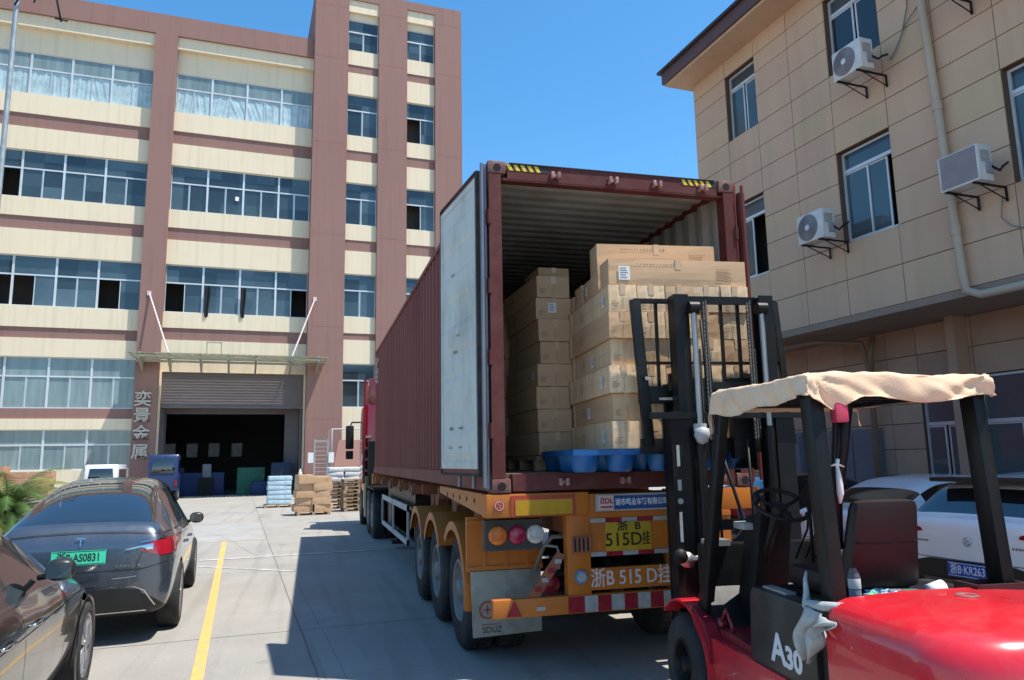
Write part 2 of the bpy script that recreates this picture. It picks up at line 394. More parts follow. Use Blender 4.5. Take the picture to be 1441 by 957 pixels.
    s.box(-6.15,1.32,38.8,38.99,4.86,4.95)
    s.obj('roller_shutter',m_shut,fac)
    h=FB(); mh='x'
    h.box(-6.28,-6.0,39.3,40.2,0,7.4); h.box(1.2,1.44,39.3,40.2,0,7.4)
    h.box(-6.2,-6.1,39,40,0,7); h.box(1.2,1.3,39,40,0,7)
    h.box(-6.28,-5.95,40,40.2,0,4.7); h.box(.42,1.44,40,40.2,0,7.4); h.box(-6.28,.42,40,40.2,4.6,7.4)
    h.obj('inner_portal',M('grey_brown_render',(.15,.125,.12),rough=.8,var=.15,scale=1),fac)
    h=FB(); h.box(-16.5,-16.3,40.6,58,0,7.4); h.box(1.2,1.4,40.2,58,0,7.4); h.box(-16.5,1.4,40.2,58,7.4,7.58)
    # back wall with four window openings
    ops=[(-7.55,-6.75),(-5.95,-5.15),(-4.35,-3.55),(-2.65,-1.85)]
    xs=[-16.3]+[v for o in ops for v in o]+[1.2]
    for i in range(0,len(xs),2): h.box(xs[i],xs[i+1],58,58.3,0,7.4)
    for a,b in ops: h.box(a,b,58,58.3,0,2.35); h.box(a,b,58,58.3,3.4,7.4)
    for a,b in ops: FB().box(a,b,58.1,58.12,2.35,3.4).obj('dimming_pane',M('dimming_hall_glass',(.30,.30,.29),rough=.6,var=.4,scale=3,trans=.35),fac)  # grey panes added to dim the overbright view through the back openings
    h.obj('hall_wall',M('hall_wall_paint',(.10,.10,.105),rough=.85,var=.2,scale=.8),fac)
    # sign characters
    for ch,z in (('奕',5.25),('景',4.38),('金',3.42),('属',2.45)):
        o=text('sign_character',ch,.86,M('gilt_lettering',(.50,.44,.36),rough=.45,metal=.3,var=.2,scale=6),fac,face_mtx((-6.98-FX,38.24-FY,z)),.05,1,.012)
    # canopy
    c=FB()
    c.box(-7.4,2.25,36.5,36.6,7.36,7.46); c.box(-7.4,2.25,36.9,36.97,7.30,7.37)
    for x in (-7.1,-5.7,-4.15,-2.75,-1.35,.5,1.95):
        c.hexa([(x-.05,36.4,7.28),(x+.05,36.4,7.28),(x+.05,38.3,6.75),(x-.05,38.3,6.75)],[(x-.05,36.4,7.42),(x+.05,36.4,7.42),(x+.05,38.3,7.3),(x-.05,38.3,7.3)])
        c.cyl((x,36.55,7.42),(x,36.55,7.62),.06)
    c.box(-7.4,2.25,38.16,38.28,7.30,7.42)
    m_can=M('canopy_steel',(.40,.38,.30),rough=.5,metal=.4,var=.2,scale=3)
    co=c.obj('door_canopy',m_can,fac)
    g=FB(); g.box(-7.6,2.45,36.2,38.25,7.52,7.54)
    g.obj('glass_sheet',M('dusty_canopy_glass',(.62,.64,.52),rough=.3,var=.2,scale=2,trans=.75),co)
    for a,b in (((-6.99,38.3,11.1),(-5.7,36.7,7.5)),((1.8,38.02,11.2),(.5,36.7,7.5))):
        q=FB(); q.cyl(a,b,.045); q.box(a[0]-.1,a[0]+.1,a[1]-.05,a[1],a[2]-.12,a[2]+.12)
        q.obj('tie_rod',M('pinkish_white_rod',(.62,.50,.47),rough=.5),co)
    # ladder-like bracket above canopy
    q=FB(); 
    for x in (-3.95,-3.2): q.box(x,x+.06,37.9,37.98,7.6,8.45)
    q.box(-3.95,-3.14,37.9,37.98,8.4,8.46); q.obj('bracket',m_can,fac)
    # black sheets painting the dark open sashes, cloth tips at the sill, small stain sheet below
    for x,l in ((-4.02,.35),(-2.1,.25)):
        q=FB(); q.grid(lambda u,v,x=x,l=l:(x-.2+.30*u+.02*math.sin(v*6)+(.5-u)*.1*v,38.66-.04*math.sin(u*9),11.75-(1.62+l*.6*(1-abs(u-.5)))*v),8,8)
        o=q.obj('dark_sash_and_cloth',M('black_sash_shade_and_cloth',(.012,.012,.013),rough=.9),None,recalc=False)
        o.matrix_world=fac.matrix_world if False else Matrix.Translation(wp(FX,FY,TL))@Matrix.Rotation(TL,4,'Z')
        tag(o,'black sheet standing for the %s dark sash and cloth above the factory door canopy'%('second' if x<-3 else 'third'),'cloth')
    q=FB(); q.box(-2.2,-2.0,39.0,39.01,17.0,17.25)
    q.obj('window_notice',M('white_paper',(.75,.74,.70),rough=.7),fac,loc=(-.6,-.2,0))
factory()
# downpipe / lamp post at the far left
def left_post():
    t=thing('lamp_post','tall pale grey post with a bent black arm at the left edge','lamp post',wp(-14.1,37.2,TL),TL)
    b=MB(); b.cyl((0,0,0),(0,0,30),.13,.13,14); b.obj('post',m_steel,t)
    b=MB(); b.tube([(0,-.3,26.0),(.8,-.5,28),(1.6,-.7,28.6),(2.0,-.8,26.5),(2.3,-.8,25.2)],.05); b.tube([(.9,-.5,26.2),(1.6,-.6,28.2),(2.0,-.7,29.5)],.04); b.tube([(2.0,-.8,25.35),(2.6,-.8,25.3)],.05)
    b.obj('arm',m_black,t)
left_post()
# ============================================================ OFFICE
OX,OY=8.0,0.0
off=thing('office_building','three storey office clad in tan panels with an overhanging upper part and brown eaves','building',wp(OX,OY,TR),TR)
def OB(): return MB(Matrix.Translation((-OX,-OY,0)))
m_tan=M('tan_cladding',(.59,.395,.265),rough=.62,var=.07,scale=.8,bump=.04,bscale=40,dirt=(.50,.40,.25),dscale=.55,damt=.5,dlo=.45,dhi=.75,stretch=(1,1,.5),streak=.10,spec=.3)
m_tan2=M('tan_cladding_pinkish',(.57,.375,.255),rough=.62,var=.07,scale=.8,dirt=(.50,.40,.25),dscale=.55,damt=.4,stretch=(1,1,.5),streak=.10,spec=.3)
m_tan3=M('tan_cladding_yellowish',(.585,.405,.255),rough=.62,var=.08,scale=.8,dirt=(.46,.38,.23),dscale=.7,damt=.5,stretch=(1,1,.5),streak=.12,spec=.3)
m_groove=M('panel_groove',(.12,.07,.05),rough=.9,var=0)
CY=[-13.0,-11.8,-10.7,-9.6,-8.5,-7.4,-6.4,-5.4,-4.2,-3.2,-2.2,-1.22,-.25,.88,1.85,2.83,4.0,5.0,6.0,7.0,8.2]
RZ=[4.14,4.78,5.43,5.99,6.56,7.12,7.61,8.1,8.61,9.19,9.74,10.13,10.52]
WO=[(6.0,7.0,8.61,10.13),(2.83,4.0,8.61,10.13),(2.83,4.0,5.43,7.12),(6.0,7.0,5.43,7.12),(-.25,.88,5.43,7.12),(-.25,.88,8.61,10.13),(-4.2,-3.2,5.43,7.12),(-4.2,-3.2,8.61,10.13),(-8.5,-7.4,5.43,7.12)]
def panels(b,x,cy,rz,wo,th=.03,gap=.007):
    for y0,y1 in zip(cy,cy[1:]):
        for z0,z1 in zip(rz,rz[1:]):
            ym,zm=(y0+y1)/2,(z0+z1)/2
            if any(a<ym<c and e<zm<f for a,c,e,f in wo): continue
            j=rnd.uniform(-.002,.002)
            b.mi=rnd.choice((0,0,1,2)); b.box(x+j,x+th,y0+gap,y1-gap,z0+gap,z1-gap)
def office():
    b=OB(); panels(b,8.0,CY,RZ,WO); b.obj('cladding_panels',[m_tan,m_tan2,m_tan3],off)
    # backing wall with window holes
    w=OB()
    for y0,y1 in zip(CY,CY[1:]):
        for z0,z1 in zip(RZ,RZ[1:]):
            ym,zm=(y0+y1)/2,(z0+z1)/2
            if any(a<ym<c and e<zm<f for a,c,e,f in WO): continue
            w.box(8.02,8.3,y0,y1,z0,z1)
    w.obj('backing_wall',m_groove,off)
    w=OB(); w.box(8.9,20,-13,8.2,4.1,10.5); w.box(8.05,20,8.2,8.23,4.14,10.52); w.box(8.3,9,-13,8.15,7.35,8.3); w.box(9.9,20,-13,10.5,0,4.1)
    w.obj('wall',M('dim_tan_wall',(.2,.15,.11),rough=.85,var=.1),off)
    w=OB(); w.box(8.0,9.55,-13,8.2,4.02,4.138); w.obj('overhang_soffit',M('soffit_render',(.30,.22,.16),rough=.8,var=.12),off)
    # roof
    r=OB(); r.box(7.28,20.5,-13.5,8.42,10.56,10.84); r.obj('roof_fascia',M('dark_brown_eave',(.105,.055,.05),rough=.5,var=.15),off)
    r=OB(); r.box(7.34,20.4,-13.4,8.36,10.5,10.56); r.obj('roof_soffit',m_tan,off)
    r=OB(); r.hexa([(7.2,-13.6,10.84),(20.6,-13.6,10.84),(20.6,8.5,10.84),(7.2,8.5,10.84)],[(7.2,-13.6,10.9),(20.6,-13.6,11.6),(20.6,8.5,11.6),(7.2,8.5,10.9)]); r.obj('roof',M('dark_roof_tiles',(.04,.035,.035),rough=.6),off)
    # windows of the upper part: facade runs along y, so a swapped frame
    def vwin(y0,y1,z0,z1,x,tr,openside=None,three=False,parent=off,mat=m_glassb):
        f=OB(); p=OB(); zt=z0+(z1-z0)*tr
        F=lambda a,b,c,d,o=0,th=.06:f.box(x+o,x+th+o,a,b,c,d)
        F(y0,y1,z0,z0+.05); F(y0,y1,z1-.04,z1); F(y0,y1,zt-.03,zt+.03,-.004); F(y0,y0+.04,z0+.003,z1-.003,-.002); F(y1-.04,y1,z0+.003,z1-.003,-.002)
        p.box(x+.03,x+.04,y0+.03,y1-.03,zt+.02,z1-.03)
        m=(y0+y1)/2
        for k,(a,b) in enumerate(((y0,m),(m,y1))):
            if openside==k: continue
            if three and k==0: a+=.18;b+=.18
            o=.015 if k else .035
            F(a+.03,a+.065,z0+.05,zt-.03,o,.022); F(b-.035,b,z0+.05,zt-.03,o,.022); F(a+.03,b,z0+.05,z0+.08,o+.002,.018); F(a+.03,b,zt-.06,zt-.03,o+.002,.018)
            p.box(x+o+.006,x+o+.012,a+.06,b-.03,z0+.07,zt-.05)
        o=f.obj('window',m_frame,parent); p.obj('pane',mat,o); return o
    for (y0,y1,z0,z1),kw in zip(WO,({},{},dict(three=True),dict(openside=0),{},{},{},{},{})):
        vwin(y0+.01,y1-.01,z0+.01,z1-.01,8.12,.79,**kw)
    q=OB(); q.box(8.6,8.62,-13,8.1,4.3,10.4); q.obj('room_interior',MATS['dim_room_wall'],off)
    # recessed ground floor
    gw=[(3.22,4.05,.9,3.02),(1.55,2.95,.9,3.02),(-1.2,.4,.9,3.02),(-5.2,-2.4,.9,3.02)]
    b=OB(); cy=[-13,-11.5,-10,-8.5,-7,-5.2,-2.4,-1.2,.4,1.55,2.95,3.22,4.05,4.72,5.75,6.8,7.9,9.0,10.0]; rz=[0,.45,.9,1.35,1.82,2.28,2.64,3.02,3.5,4.02]
    panels(b,9.5,cy,rz,gw); b.obj('ground_floor_panels',[M('brown_ground_floor_cladding',(.45,.305,.215),rough=.65,var=.08,scale=.8,dirt=(.28,.20,.13),dscale=.7,damt=.5),M('brown_ground_floor_cladding_b',(.42,.28,.195),rough=.65,var=.08),M('brown_ground_floor_cladding_c',(.47,.33,.225),rough=.65,var=.08)],off)
    w=OB()
    for y0,y1 in zip(cy,cy[1:]):
        for z0,z1 in zip(rz,rz[1:]):
            if any(a<(y0+y1)/2<c and e<(z0+z1)/2<f for a,c,e,f in gw): continue
            w.box(9.52,9.7,y0,y1,z0,z1)
    w.obj('ground_floor_wall',m_groove,off)
    for g in gw[:4]: vwin(g[0]+.01,g[1]-.01,g[2]+.01,g[3]-.01,9.56,.64)
    # column and drain pipes in the recess
    c=OB(); c.box(9.2,9.49,3.02,3.18,0,4.02); c.obj('column',MATS['brown_ground_floor_cladding'],off)
    c=OB(); c.tube([(9.35,5.0,0),(9.35,5.0,3.4),(9.2,5.0,3.85),(8.5,5.4,3.9),(8.2,7.2,3.9)],.055); c.tube([(9.3,4.8,3.95),(9.25,4.85,3.6),(9.35,4.95,3.2)],.05)
    c.obj('drain_pipe',M('brown_pipe',(.24,.15,.10),rough=.5),off)
    c=OB(); c.tube([(7.9,1.98,10.45),(7.9,1.92,9.2),(7.9,1.83,7),(7.9,1.73,4.3),(7.9,1.7,4.08),(7.92,1.5,3.98),(7.95,-3,3.96)],.062,12)
    for z,y in ((9.2,1.92),(7.0,1.83),(5.0,1.76)): c.cyl((7.9,y,z-.07),(7.9,y,z+.07),.075,seg=12)
    c.obj('downpipe',M('beige_plastic_pipe',(.46,.37,.27),rough=.45,var=.1),off)
    for y0,y1 in ((4.95,6.2),(7.0,8.2)):
        d=OB(); ym=(y0+y1)/2
        d.box(9.36,9.48,y0,y1,.02,2.22)
        for a,b_ in ((y0+.05,ym-.02),(ym+.02,y1-.05)):
            for z0,z1 in ((.1,1.1),(1.16,2.14)): d.box(9.345,9.37,a,b_,z0,z1)
        d.obj('metal_door',M('blue_grey_metal',(.13,.15,.18),rough=.45,var=.1),off)
office()
m_acw=M('white_ac_casing',(.66,.65,.62),rough=.45,var=.06,scale=4,dirt=(.42,.38,.3),dscale=3,damt=.5)
m_acg=M('grey_ac_grille',(.30,.29,.31),rough=.6,var=.15)
def ac(yc,zc,label,fan=True,body=True,dirty=False):
    w_,h_,d_=.62,.52,.27
    t=thing('air_conditioner',label,'air conditioner',wp(7.98,yc,TR,zc-h_/2),TR,'outdoor air conditioning units on the office wall')
    x0=-.62; x1=x0+d_
    b=MB(); b.box(x0,x1,-w_/2,w_/2,0,h_); b.obj('casing',m_acw,t,bevel=.02)
    b=MB(); cy=.045
    if fan:
        b.lathe([(.225,-.006),(.235,-.012),(.235,.01)],(x0,cy,h_/2),'x',28)
        for k in range(9):
            r=.03+k*.024; b.lathe([(r-.004,-.016),(r+.004,-.016),(r+.004,-.008),(r-.004,-.008)],(x0,cy,h_/2),'x',28,False)
        for k in range(12):
            a=k*math.pi/6; b.cyl((x0-.012,cy+.03*math.cos(a),h_/2+.03*math.sin(a)),(x0-.012,cy+.23*math.cos(a),h_/2+.23*math.sin(a)),.003,seg=5)
        b.cyl((x0-.001,cy,h_/2),(x0-.003,cy,h_/2),.225,seg=28)
        b.obj('fan_grille',m_acg,t)
        b=MB(); b.cyl((x0-.01,cy,h_/2),(x0-.025,cy,h_/2),.05,seg=16); b.obj('fan_hub',m_acw,t)
    else:
        b.box(x0-.006,x0-.002,-w_/2+.03,w_/2-.04,.03,h_-.03)
        for k in range(26): z=.04+k*.018; b.box(x0-.012,x0-.006,-w_/2+.03,w_/2-.04,z,z+.006)
        b.obj('front_grille',m_acg,t)
    b=MB()
    for k in range(8): b.box(x0+.04,x1-.05,-w_/2-.006,-w_/2+.002,h_-.1-k*.022,h_-.09-k*.022)
    b.box(x0+.12,x1-.02,-w_/2-.03,-w_/2+.002,.1,.26); b.obj('side_vents',m_acg,t)
    b=MB()
    for y in (-.21,.21):
        b=MB(); b.box(x0-.02,0,y-.014,y+.014,-.03,-.005); b.box(-.02,0,y-.014,y+.014,-.22,-.03); b.tube([(x0+.12,y,-.03),(-.01,y,-.2)],.010,6)
        b.obj('wall_bracket',m_black,t)
    b=MB(); b.tube([(x1-.06,-w_/2-.02,.2),(x1,-w_/2-.09,.12),(x1+.1,-w_/2-.06,.2),(-.02,-w_/2+.02,.32)],.018,7); b.obj('pipe_loop',m_plastic,t)
    return t
ac(2.96,8.27,'white air conditioner with round fan under the top floor window')
ac(4.10,5.72,'white air conditioner with round fan left of the middle floor window')
ac(1.2,5.68,'white air conditioner with square grey grille hanging across the downpipe',fan=False)
ac(.95,8.62,'air conditioner at the top edge of the picture right of the downpipe',fan=False)
def cables():
    b=MB(Matrix.Rotation(TR,4,'Z'))
    b.tube([(7.95,2.3,10.4),(7.95,2.15,9.6),(7.95,2.2,8.9),(7.95,2.35,8.5),(7.95,2.5,8.3),(7.95,2.62,8.2)],.012,5)
    b.tube([(7.95,2.0,8.8),(7.95,2.25,8.65),(7.95,2.42,8.4)],.01,5)
    tag(b.obj('loose_cable',M('grey_cable',(.2,.18,.16),rough=.6)),'thin grey cable drooping to the upper white air conditioner','cable')
    b=MB(Matrix.Rotation(TR,4,'Z'))
    b.tube([(7.97,1.05,5.3),(7.96,1.1,5.0),(7.96,.98,4.85),(7.97,.8,4.75)],.008,5)
    tag(b.obj('loose_cable',MATS['grey_cable']),'thin cable hanging below the grey grilled air conditioner','cable')
cables()
# ============================================================ CONTAINER
m_cont=M('container_maroon',(.175,.038,.030),spec=.25,rough=.55,var=.12,scale=1.2,bump=.03,bscale=30,dirt=(.075,.028,.025),dscale=1.1,damt=.6,stretch=(1,1,.25))
m_contin=M('container_inner_paint',(.34,.345,.33),rough=.65,var=.1,scale=1.5,dirt=(.17,.15,.12),dscale=1.6,damt=.7,stretch=(1,1,.4))
m_door=M('container_door_inner',(.54,.555,.51),rough=.55,var=.06,scale=2,dirt=(.22,.23,.20),dscale=1.8,damt=.75,dlo=.5,dhi=.74,stretch=(1,1,.45))
m_contf=M('container_frame_maroon',(.10,.026,.024),spec=.25,rough=.55,var=.15,scale=3,dirt=(.16,.08,.07),dscale=5,damt=.4)
m_zinc=M('galvanised_rod',(.20,.21,.25),rough=.45,metal=.5,var=.15)
m_yel=M('hazard_yellow',(.72,.50,.03),rough=.6,var=.1,scale=10)
m_blk=M('hazard_black',(.015,.015,.015),rough=.6)
Z0=1.5; ZT=4.396; CW=2.438; CL=12.192
con=thing('shipping_container','maroon forty foot shipping container on the orange trailer, rear doors folded open','container',(CW/2,CL/2,Z0))
def KB(): return MB(Matrix.Translation((-CW/2,-CL/2,-Z0)))
def corr(b,path,a0,a1,vertical=True):  # path of (u,depth) sheet
    pass
def container():
    per=.278; dep=.036
    def prof(L0,L1,per,d):
        p=[];y=L0
        while y<L1-per:
            p+=[(y,0),(y+per*.26,0),(y+per*.5,d),(y+per*.76,d)]; y+=per
        p.append((y,0)); p.append((L1,0)); return p
    for name,x,sgn in (('side_wall',.012,1),('side_wall',CW-.012,-1)):
        b=KB(); P=prof(.12,CL-.16,per,dep)
        for off_,mi in ((0,0),(.003,1)):
            b.mi=mi; vs=[(x+sgn*(d+off_),y,z) for z in (Z0+.155,ZT-.06) for y,d in P]; n=len(P)
            b.add(vs,[(i,i+1,n+i+1,n+i) for i in range(n-1)])
        b.obj(name,[m_cont,m_contin],con,recalc=False)
    b=KB(); P=prof(.12,CL-.05,.209,.02)
    for off_,mi in ((0,0),(-.003,1)):
        b.mi=mi; n=len(P); b.add([(x,y,ZT-.028+d+off_-.0) for x in (.05,CW-.05) for y,d in P],[(i,i+1,n+i+1,n+i) for i in range(n-1)])
    b.obj('roof',[m_cont,m_contin],con,recalc=False)
    b=KB(); b.box(.06,CW-.06,.1,CL-.1,Z0+.10,Z0+.155); b.obj('plywood_floor',M('container_plywood',(.14,.09,.06),rough=.7,var=.2,scale=3,stretch=(6,1,1)),con)
    b=KB(); b.box(.03,CW-.03,CL-.05,CL-.01,Z0,ZT); b.obj('front_wall',m_cont,con)
    b=KB(); b.box(.05,CW-.05,CL-.07,CL-.06,Z0+.15,ZT-.05); b.obj('front_lining',m_contin,con)
    for nm,x0,x1,z0,z1 in (('bottom_rail',0,.05,Z0+.01,Z0+.16),('bottom_rail',CW-.05,CW,Z0+.01,Z0+.16),('top_rail',0,.06,ZT-.065,ZT-.006),('top_rail',CW-.06,CW,ZT-.065,ZT-.006)):
        b=KB(); b.box(x0,x1,.17,CL-.17,z0,z1); b.obj(nm,m_cont,con)
    # rear frame
    for x in (0,CW-.12):
        b=KB(); b.box(x+.004,x+.116,.0,.13,Z0+.118,ZT-.118); 
        for k in range(4):
            z=Z0+.45+k*.62; xx=x if x<1 else x+.12
            b.cyl((xx,.0,z),(xx,.0,z+.13),.022,seg=8)
        b.obj('rear_post',m_contf,con)
    b=KB(); b.box(.178,CW-.178,.01,.12,ZT-.155,ZT-.01); b.box(.12,CW-.12,.012,.11,ZT-.17,ZT-.15); b.obj('header',m_contf,con)
    b=KB(); b.box(.178,CW-.178,.005,.12,Z0+.012,Z0+.15); b.obj('sill',m_contf,con)
    b=KB(); b.box(.2,CW-.2,.0,.16,ZT-.012,ZT-.004); b.obj('top_edge_strip',M('dark_edge',(.03,.03,.04),rough=.5),con)
    m_cast=M('corner_casting_red',(.15,.05,.042),rough=.55,var=.3,scale=8,dirt=(.3,.26,.22),dscale=9,damt=.4)
    for x in (0,CW-.162):
        for y in (-.004,CL-.178+.004):
            for z in (Z0-.002,ZT-.118+.002):
                b=KB(); b.box(x-.002 if x<1 else x,x+.162+(.002 if x>1 else 0),y,y+.178,z,z+.118)
                o=b.obj('corner_casting',m_cast,con,bevel=.012)
                if y<1:
                    q=KB(); q.cyl((x+.081,y-.003,z+.055),(x+.081,y+.001,z+.055),.036,seg=14); q.obj('casting_hole',m_dark,o)
                    if x<1: q=KB(); q.cyl((x-.004,y+.09,z+.058),(x+.0,y+.09,z+.058),.036,seg=14); q.obj('casting_hole',m_dark,o)
    m_cam=M('lock_keeper',(.28,.12,.11),rough=.5,var=.3,scale=15,dirt=(.5,.45,.42),dscale=20,damt=.7)
    for x in (.62,1.18,1.62,2.10):
        for zz,nm in ((ZT-.1,'lock_keeper'),(Z0+.08,'lock_keeper')):
            b=KB(); b.box(x-.045,x-.015,-.045,.01,zz-.03,zz+.03); b.box(x+.015,x+.045,-.045,.01,zz-.03,zz+.03); b.box(x-.045,x+.045,-.02,.01,zz-.012,zz+.012); b.obj(nm,m_cam,con,bevel=.005)
    # hazard stripes
    for x0,x1 in ((.20,.52),(CW-.52,CW-.20)):
        for k in range(5):
            a=x0+(x1-x0)*k/5; w_=(x1-x0)/5
            b=KB(); b.quad((a,.007,ZT-.075),(a+w_*.55,.007,ZT-.075),(a+w_*.55-.03,.007,ZT-.02),(a-.03,.007,ZT-.02)); b.obj('yellow_stripe',m_yel,con)
    b=KB(); b.box(.165,.56,.008,.0095,ZT-.078,ZT-.016); b.box(CW-.56,CW-.165,.008,.0095,ZT-.078,ZT-.016); b.obj('black_stripe_band',m_blk,con)
    # doors: local frame of each leaf, u along width from hinge
    for side in (0,1):
        hx=-.05 if side==0 else CW+.05
        a=R(6) if side==0 else R(-3)
        T=Matrix.Translation((-CW/2,-CL/2,-Z0))@Matrix.Translation((hx,.0,0))@Matrix.Rotation(a,4,'Z')
        s=-1 if side==0 else 1
        z0,z1=Z0+.16,ZT-.12
        b=MB(T); b.box(0,s*.05,.02,1.16,z0,z1)
        d=b.obj('door_leaf',m_cont if side else m_cont,con)
        b=MB(T)
        # white inner lining with shallow pressed ribs
        n=5; h=(z1-z0-.16)/n
        b.box(s*.05,s*.054,.09,1.13,z0+.06,z1-.06)
        b.box(s*.05,s*.062,.05,.10,z0+.04,z1-.04); b.box(s*.05,s*.062,1.10,1.15,z0+.04,z1-.04); b.box(s*.05,s*.061,.10,1.10,z0+.04,z0+.10); b.box(s*.05,s*.061,.10,1.10,z1-.10,z1-.04)
        for k in range(n):
            zz=z0+.12+k*h; b.hexa([(s*.054,.16,zz),(s*.054,1.04,zz),(s*.054,1.04,zz+h*.55),(s*.054,.16,zz+h*.55)],[(s*.066,.2,zz+.05),(s*.066,1.0,zz+.05),(s*.066,1.0,zz+h*.45),(s*.066,.2,zz+h*.45)])
        b.obj('door_lining',m_door,d)
        b=MB(T); 
        for y in (.0,1.155): b.box(s*.012,s*.062,y,y+.028,z0-.01,z1+.01)
        b.box(s*.012,s*.06,.02,1.16,z0-.02,z0); b.box(s*.012,s*.06,.02,1.16,z1,z1+.02)
        b.obj('door_gasket',m_rubber,d)
        for y in (.035,.42,.85):
            b=MB(T); b.cyl((-s*.03,y,Z0+.03),(-s*.03,y,ZT-.03),.018,seg=10); b.obj('locking_bar',m_zinc if side==0 else m_cont,d)
        b=MB(T); b.cyl((s*.02,-.03,Z0+.05),(s*.02,-.03,ZT-.05),.016,seg=10)
        b.obj('locking_bar',m_zinc if side==0 else m_cont,d)
        if side==0:
            b=MB(T); r=random.Random(5)
            for (y,z) in ((.75,2.05),(.45,2.05),(.45,1.88),(.75,1.88),(.6,2.75),(.5,2.9),(.66,3.5)):
                for k in range(4): b.box(-.0665,-.0672,y+k*.03,y+k*.03+r.uniform(.008,.02),z,z+r.uniform(.012,.03))
            b.obj('scuff_marks',M('dark_scuff',(.06,.06,.06),rough=.8),d)
    # worn emblem and lettering near the front end of the left wall
    r=random.Random(2)
    for k in range(26):
        b=KB(); y=11.15+r.uniform(0,.75); z=r.uniform(3.55,4.15); b.box(.004,.008,y,y+r.uniform(.04,.14),z,z+r.uniform(.03,.09)); b.obj('wall_marking',M('worn_pale_marking',(.5,.47,.4),rough=.7,var=.3,scale=20),con)
container()
# ============================================================ TRAILER
m_or=M('orange_trailer_paint',(.46,.135,.013),rough=.48,var=.1,scale=2.5,bump=.04,bscale=30,dirt=(.30,.10,.03),dscale=2.2,damt=.6,dlo=.45,dhi=.75)
m_or2=M('rusty_orange_steel',(.30,.10,.045),rough=.7,var=.3,scale=5,dirt=(.12,.06,.045),dscale=3,damt=.7)
m_red=M('reflector_red',(.26,.015,.025),rough=.35,var=.2,scale=20)
m_wht=M('reflector_white',(.33,.33,.32),rough=.4,var=.2,scale=15)
m_rim=M('dusty_grey_rim',(.23,.22,.20),rough=.55,metal=.2,var=.25,scale=6)
trl=thing('container_trailer','orange skeletal trailer with yellow plate and red white bumper carrying the maroon container','trailer',(1.22,6,0))
def TB(): return MB(Matrix.Translation((-1.22,-6,0)))
def wheel(parent,B,x,y,z,r,wd,side,rim_r=None,mrim=m_rim,tread=True,spokes=0,hubs=True,mt=None):
    """wheel with its outer face towards side (-1 = -x); parts: tyre, rim"""
    rr=rim_r or r*.55; s=side; xi=x-s*wd
    h=wd
    tyre=[(rr,-.0),(rr+.02,.012),(r*.86,.012),(r*.95,.0),(r,-.035),(r,-(h-.035)),(r*.95,-h),(rr,-h)]
    b=B()
    b.lathe([(a,s*c) for a,c in tyre],(x,y,z),'x',40)
    if tread:
        n=44
        for k in range(n):
            a=2*math.pi*k/n; ca,sa=math.cos(a),math.sin(a)
            for (u0,u1) in ((.03,h*.42),(h*.58,h-.03)):
                aa=a+(.05 if u0>.1 else 0); ca,sa=math.cos(aa),math.sin(aa); da=.045
                c2,s2=math.cos(aa+da*1.4),math.sin(aa+da*1.4)
                R1=r-.004;R2=r+.012
                b.add([(x-s*u0,y+R1*ca,z+R1*sa),(x-s*u1,y+R1*ca,z+R1*sa),(x-s*u1,y+R1*c2,z+R1*s2),(x-s*u0,y+R1*c2,z+R1*s2),
                       (x-s*u0,y+R2*ca,z+R2*sa),(x-s*u1,y+R2*ca,z+R2*sa),(x-s*u1,y+R2*c2,z+R2*s2),(x-s*u0,y+R2*c2,z+R2*s2)],
                      [(0,1,2,3),(4,7,6,5),(0,4,5,1),(1,5,6,2),(2,6,7,3),(3,7,4,0)])
    w_=b.obj('wheel',m_rubber,parent)
    b=B()
    if spokes:
        b.lathe([(rr+.004,-s*.004),(rr+.004,s*.006),(rr-.012,s*.004),(rr-.022,-s*.03),(rr-.03,-s*.12)],(x,y,z),'x',36)
        for k in range(spokes):
            a=2*math.pi*k/spokes
            for da,wd2 in ((-.13,.02),(.13,.02)):
                ca,sa=math.cos(a),math.sin(a); c2,s2=math.cos(a+da),math.sin(a+da)
                p0=Vector((x+s*.002,y+.035*ca,z+.035*sa)); p1=Vector((x-s*.004,y+(rr-.01)*c2,z+(rr-.01)*s2))
                d=(p1-p0).normalized(); nn=Vector((0,-d.z,d.y))
                b.hexa([p0-nn*wd2-Vector((s*.03,0,0)),p1-nn*wd2*1.2-Vector((s*.03,0,0)),p1+nn*wd2*1.2-Vector((s*.03,0,0)),p0+nn*wd2-Vector((s*.03,0,0))],
                       [p0-nn*wd2*.8,p1-nn*wd2,p1+nn*wd2,p0+nn*wd2*.8])
        b.cyl((x-s*.04,y,z),(x+s*.006,y,z),.055,seg=20)
        b.obj('rim',mrim,w_)
        b=B(); b.cyl((x-s*.11,y,z),(x-s*.10,y,z),rr-.02,seg=28); b.cyl((x-s*.12,y,z),(x-s*.08,y,z),rr*.75,seg=28); b.obj('brake_disc',M('dark_brake',(.05,.05,.05),rough=.5,metal=.5),w_)
    else:
        b.lathe([(rr,0),(rr-.02,s*.015),(rr-.03,-s*.0),(rr-.05,-s*.10),(rr*.62,-s*.13),(rr*.58,-s*.07),(rr*.36,-s*.06),(rr*.34,s*.01),(.0001,s*.015)],(x,y,z),'x',32)
        if hubs:
            for k in range(10):
                a=2*math.pi*k/10; yy=y+rr*.48*math.cos(a); zz=z+rr*.48*math.sin(a); b.cyl((x-s*.07,yy,zz),(x-s*.035,yy,zz),.016,seg=6)
        b.obj('rim',mrim,w_)
    return w_
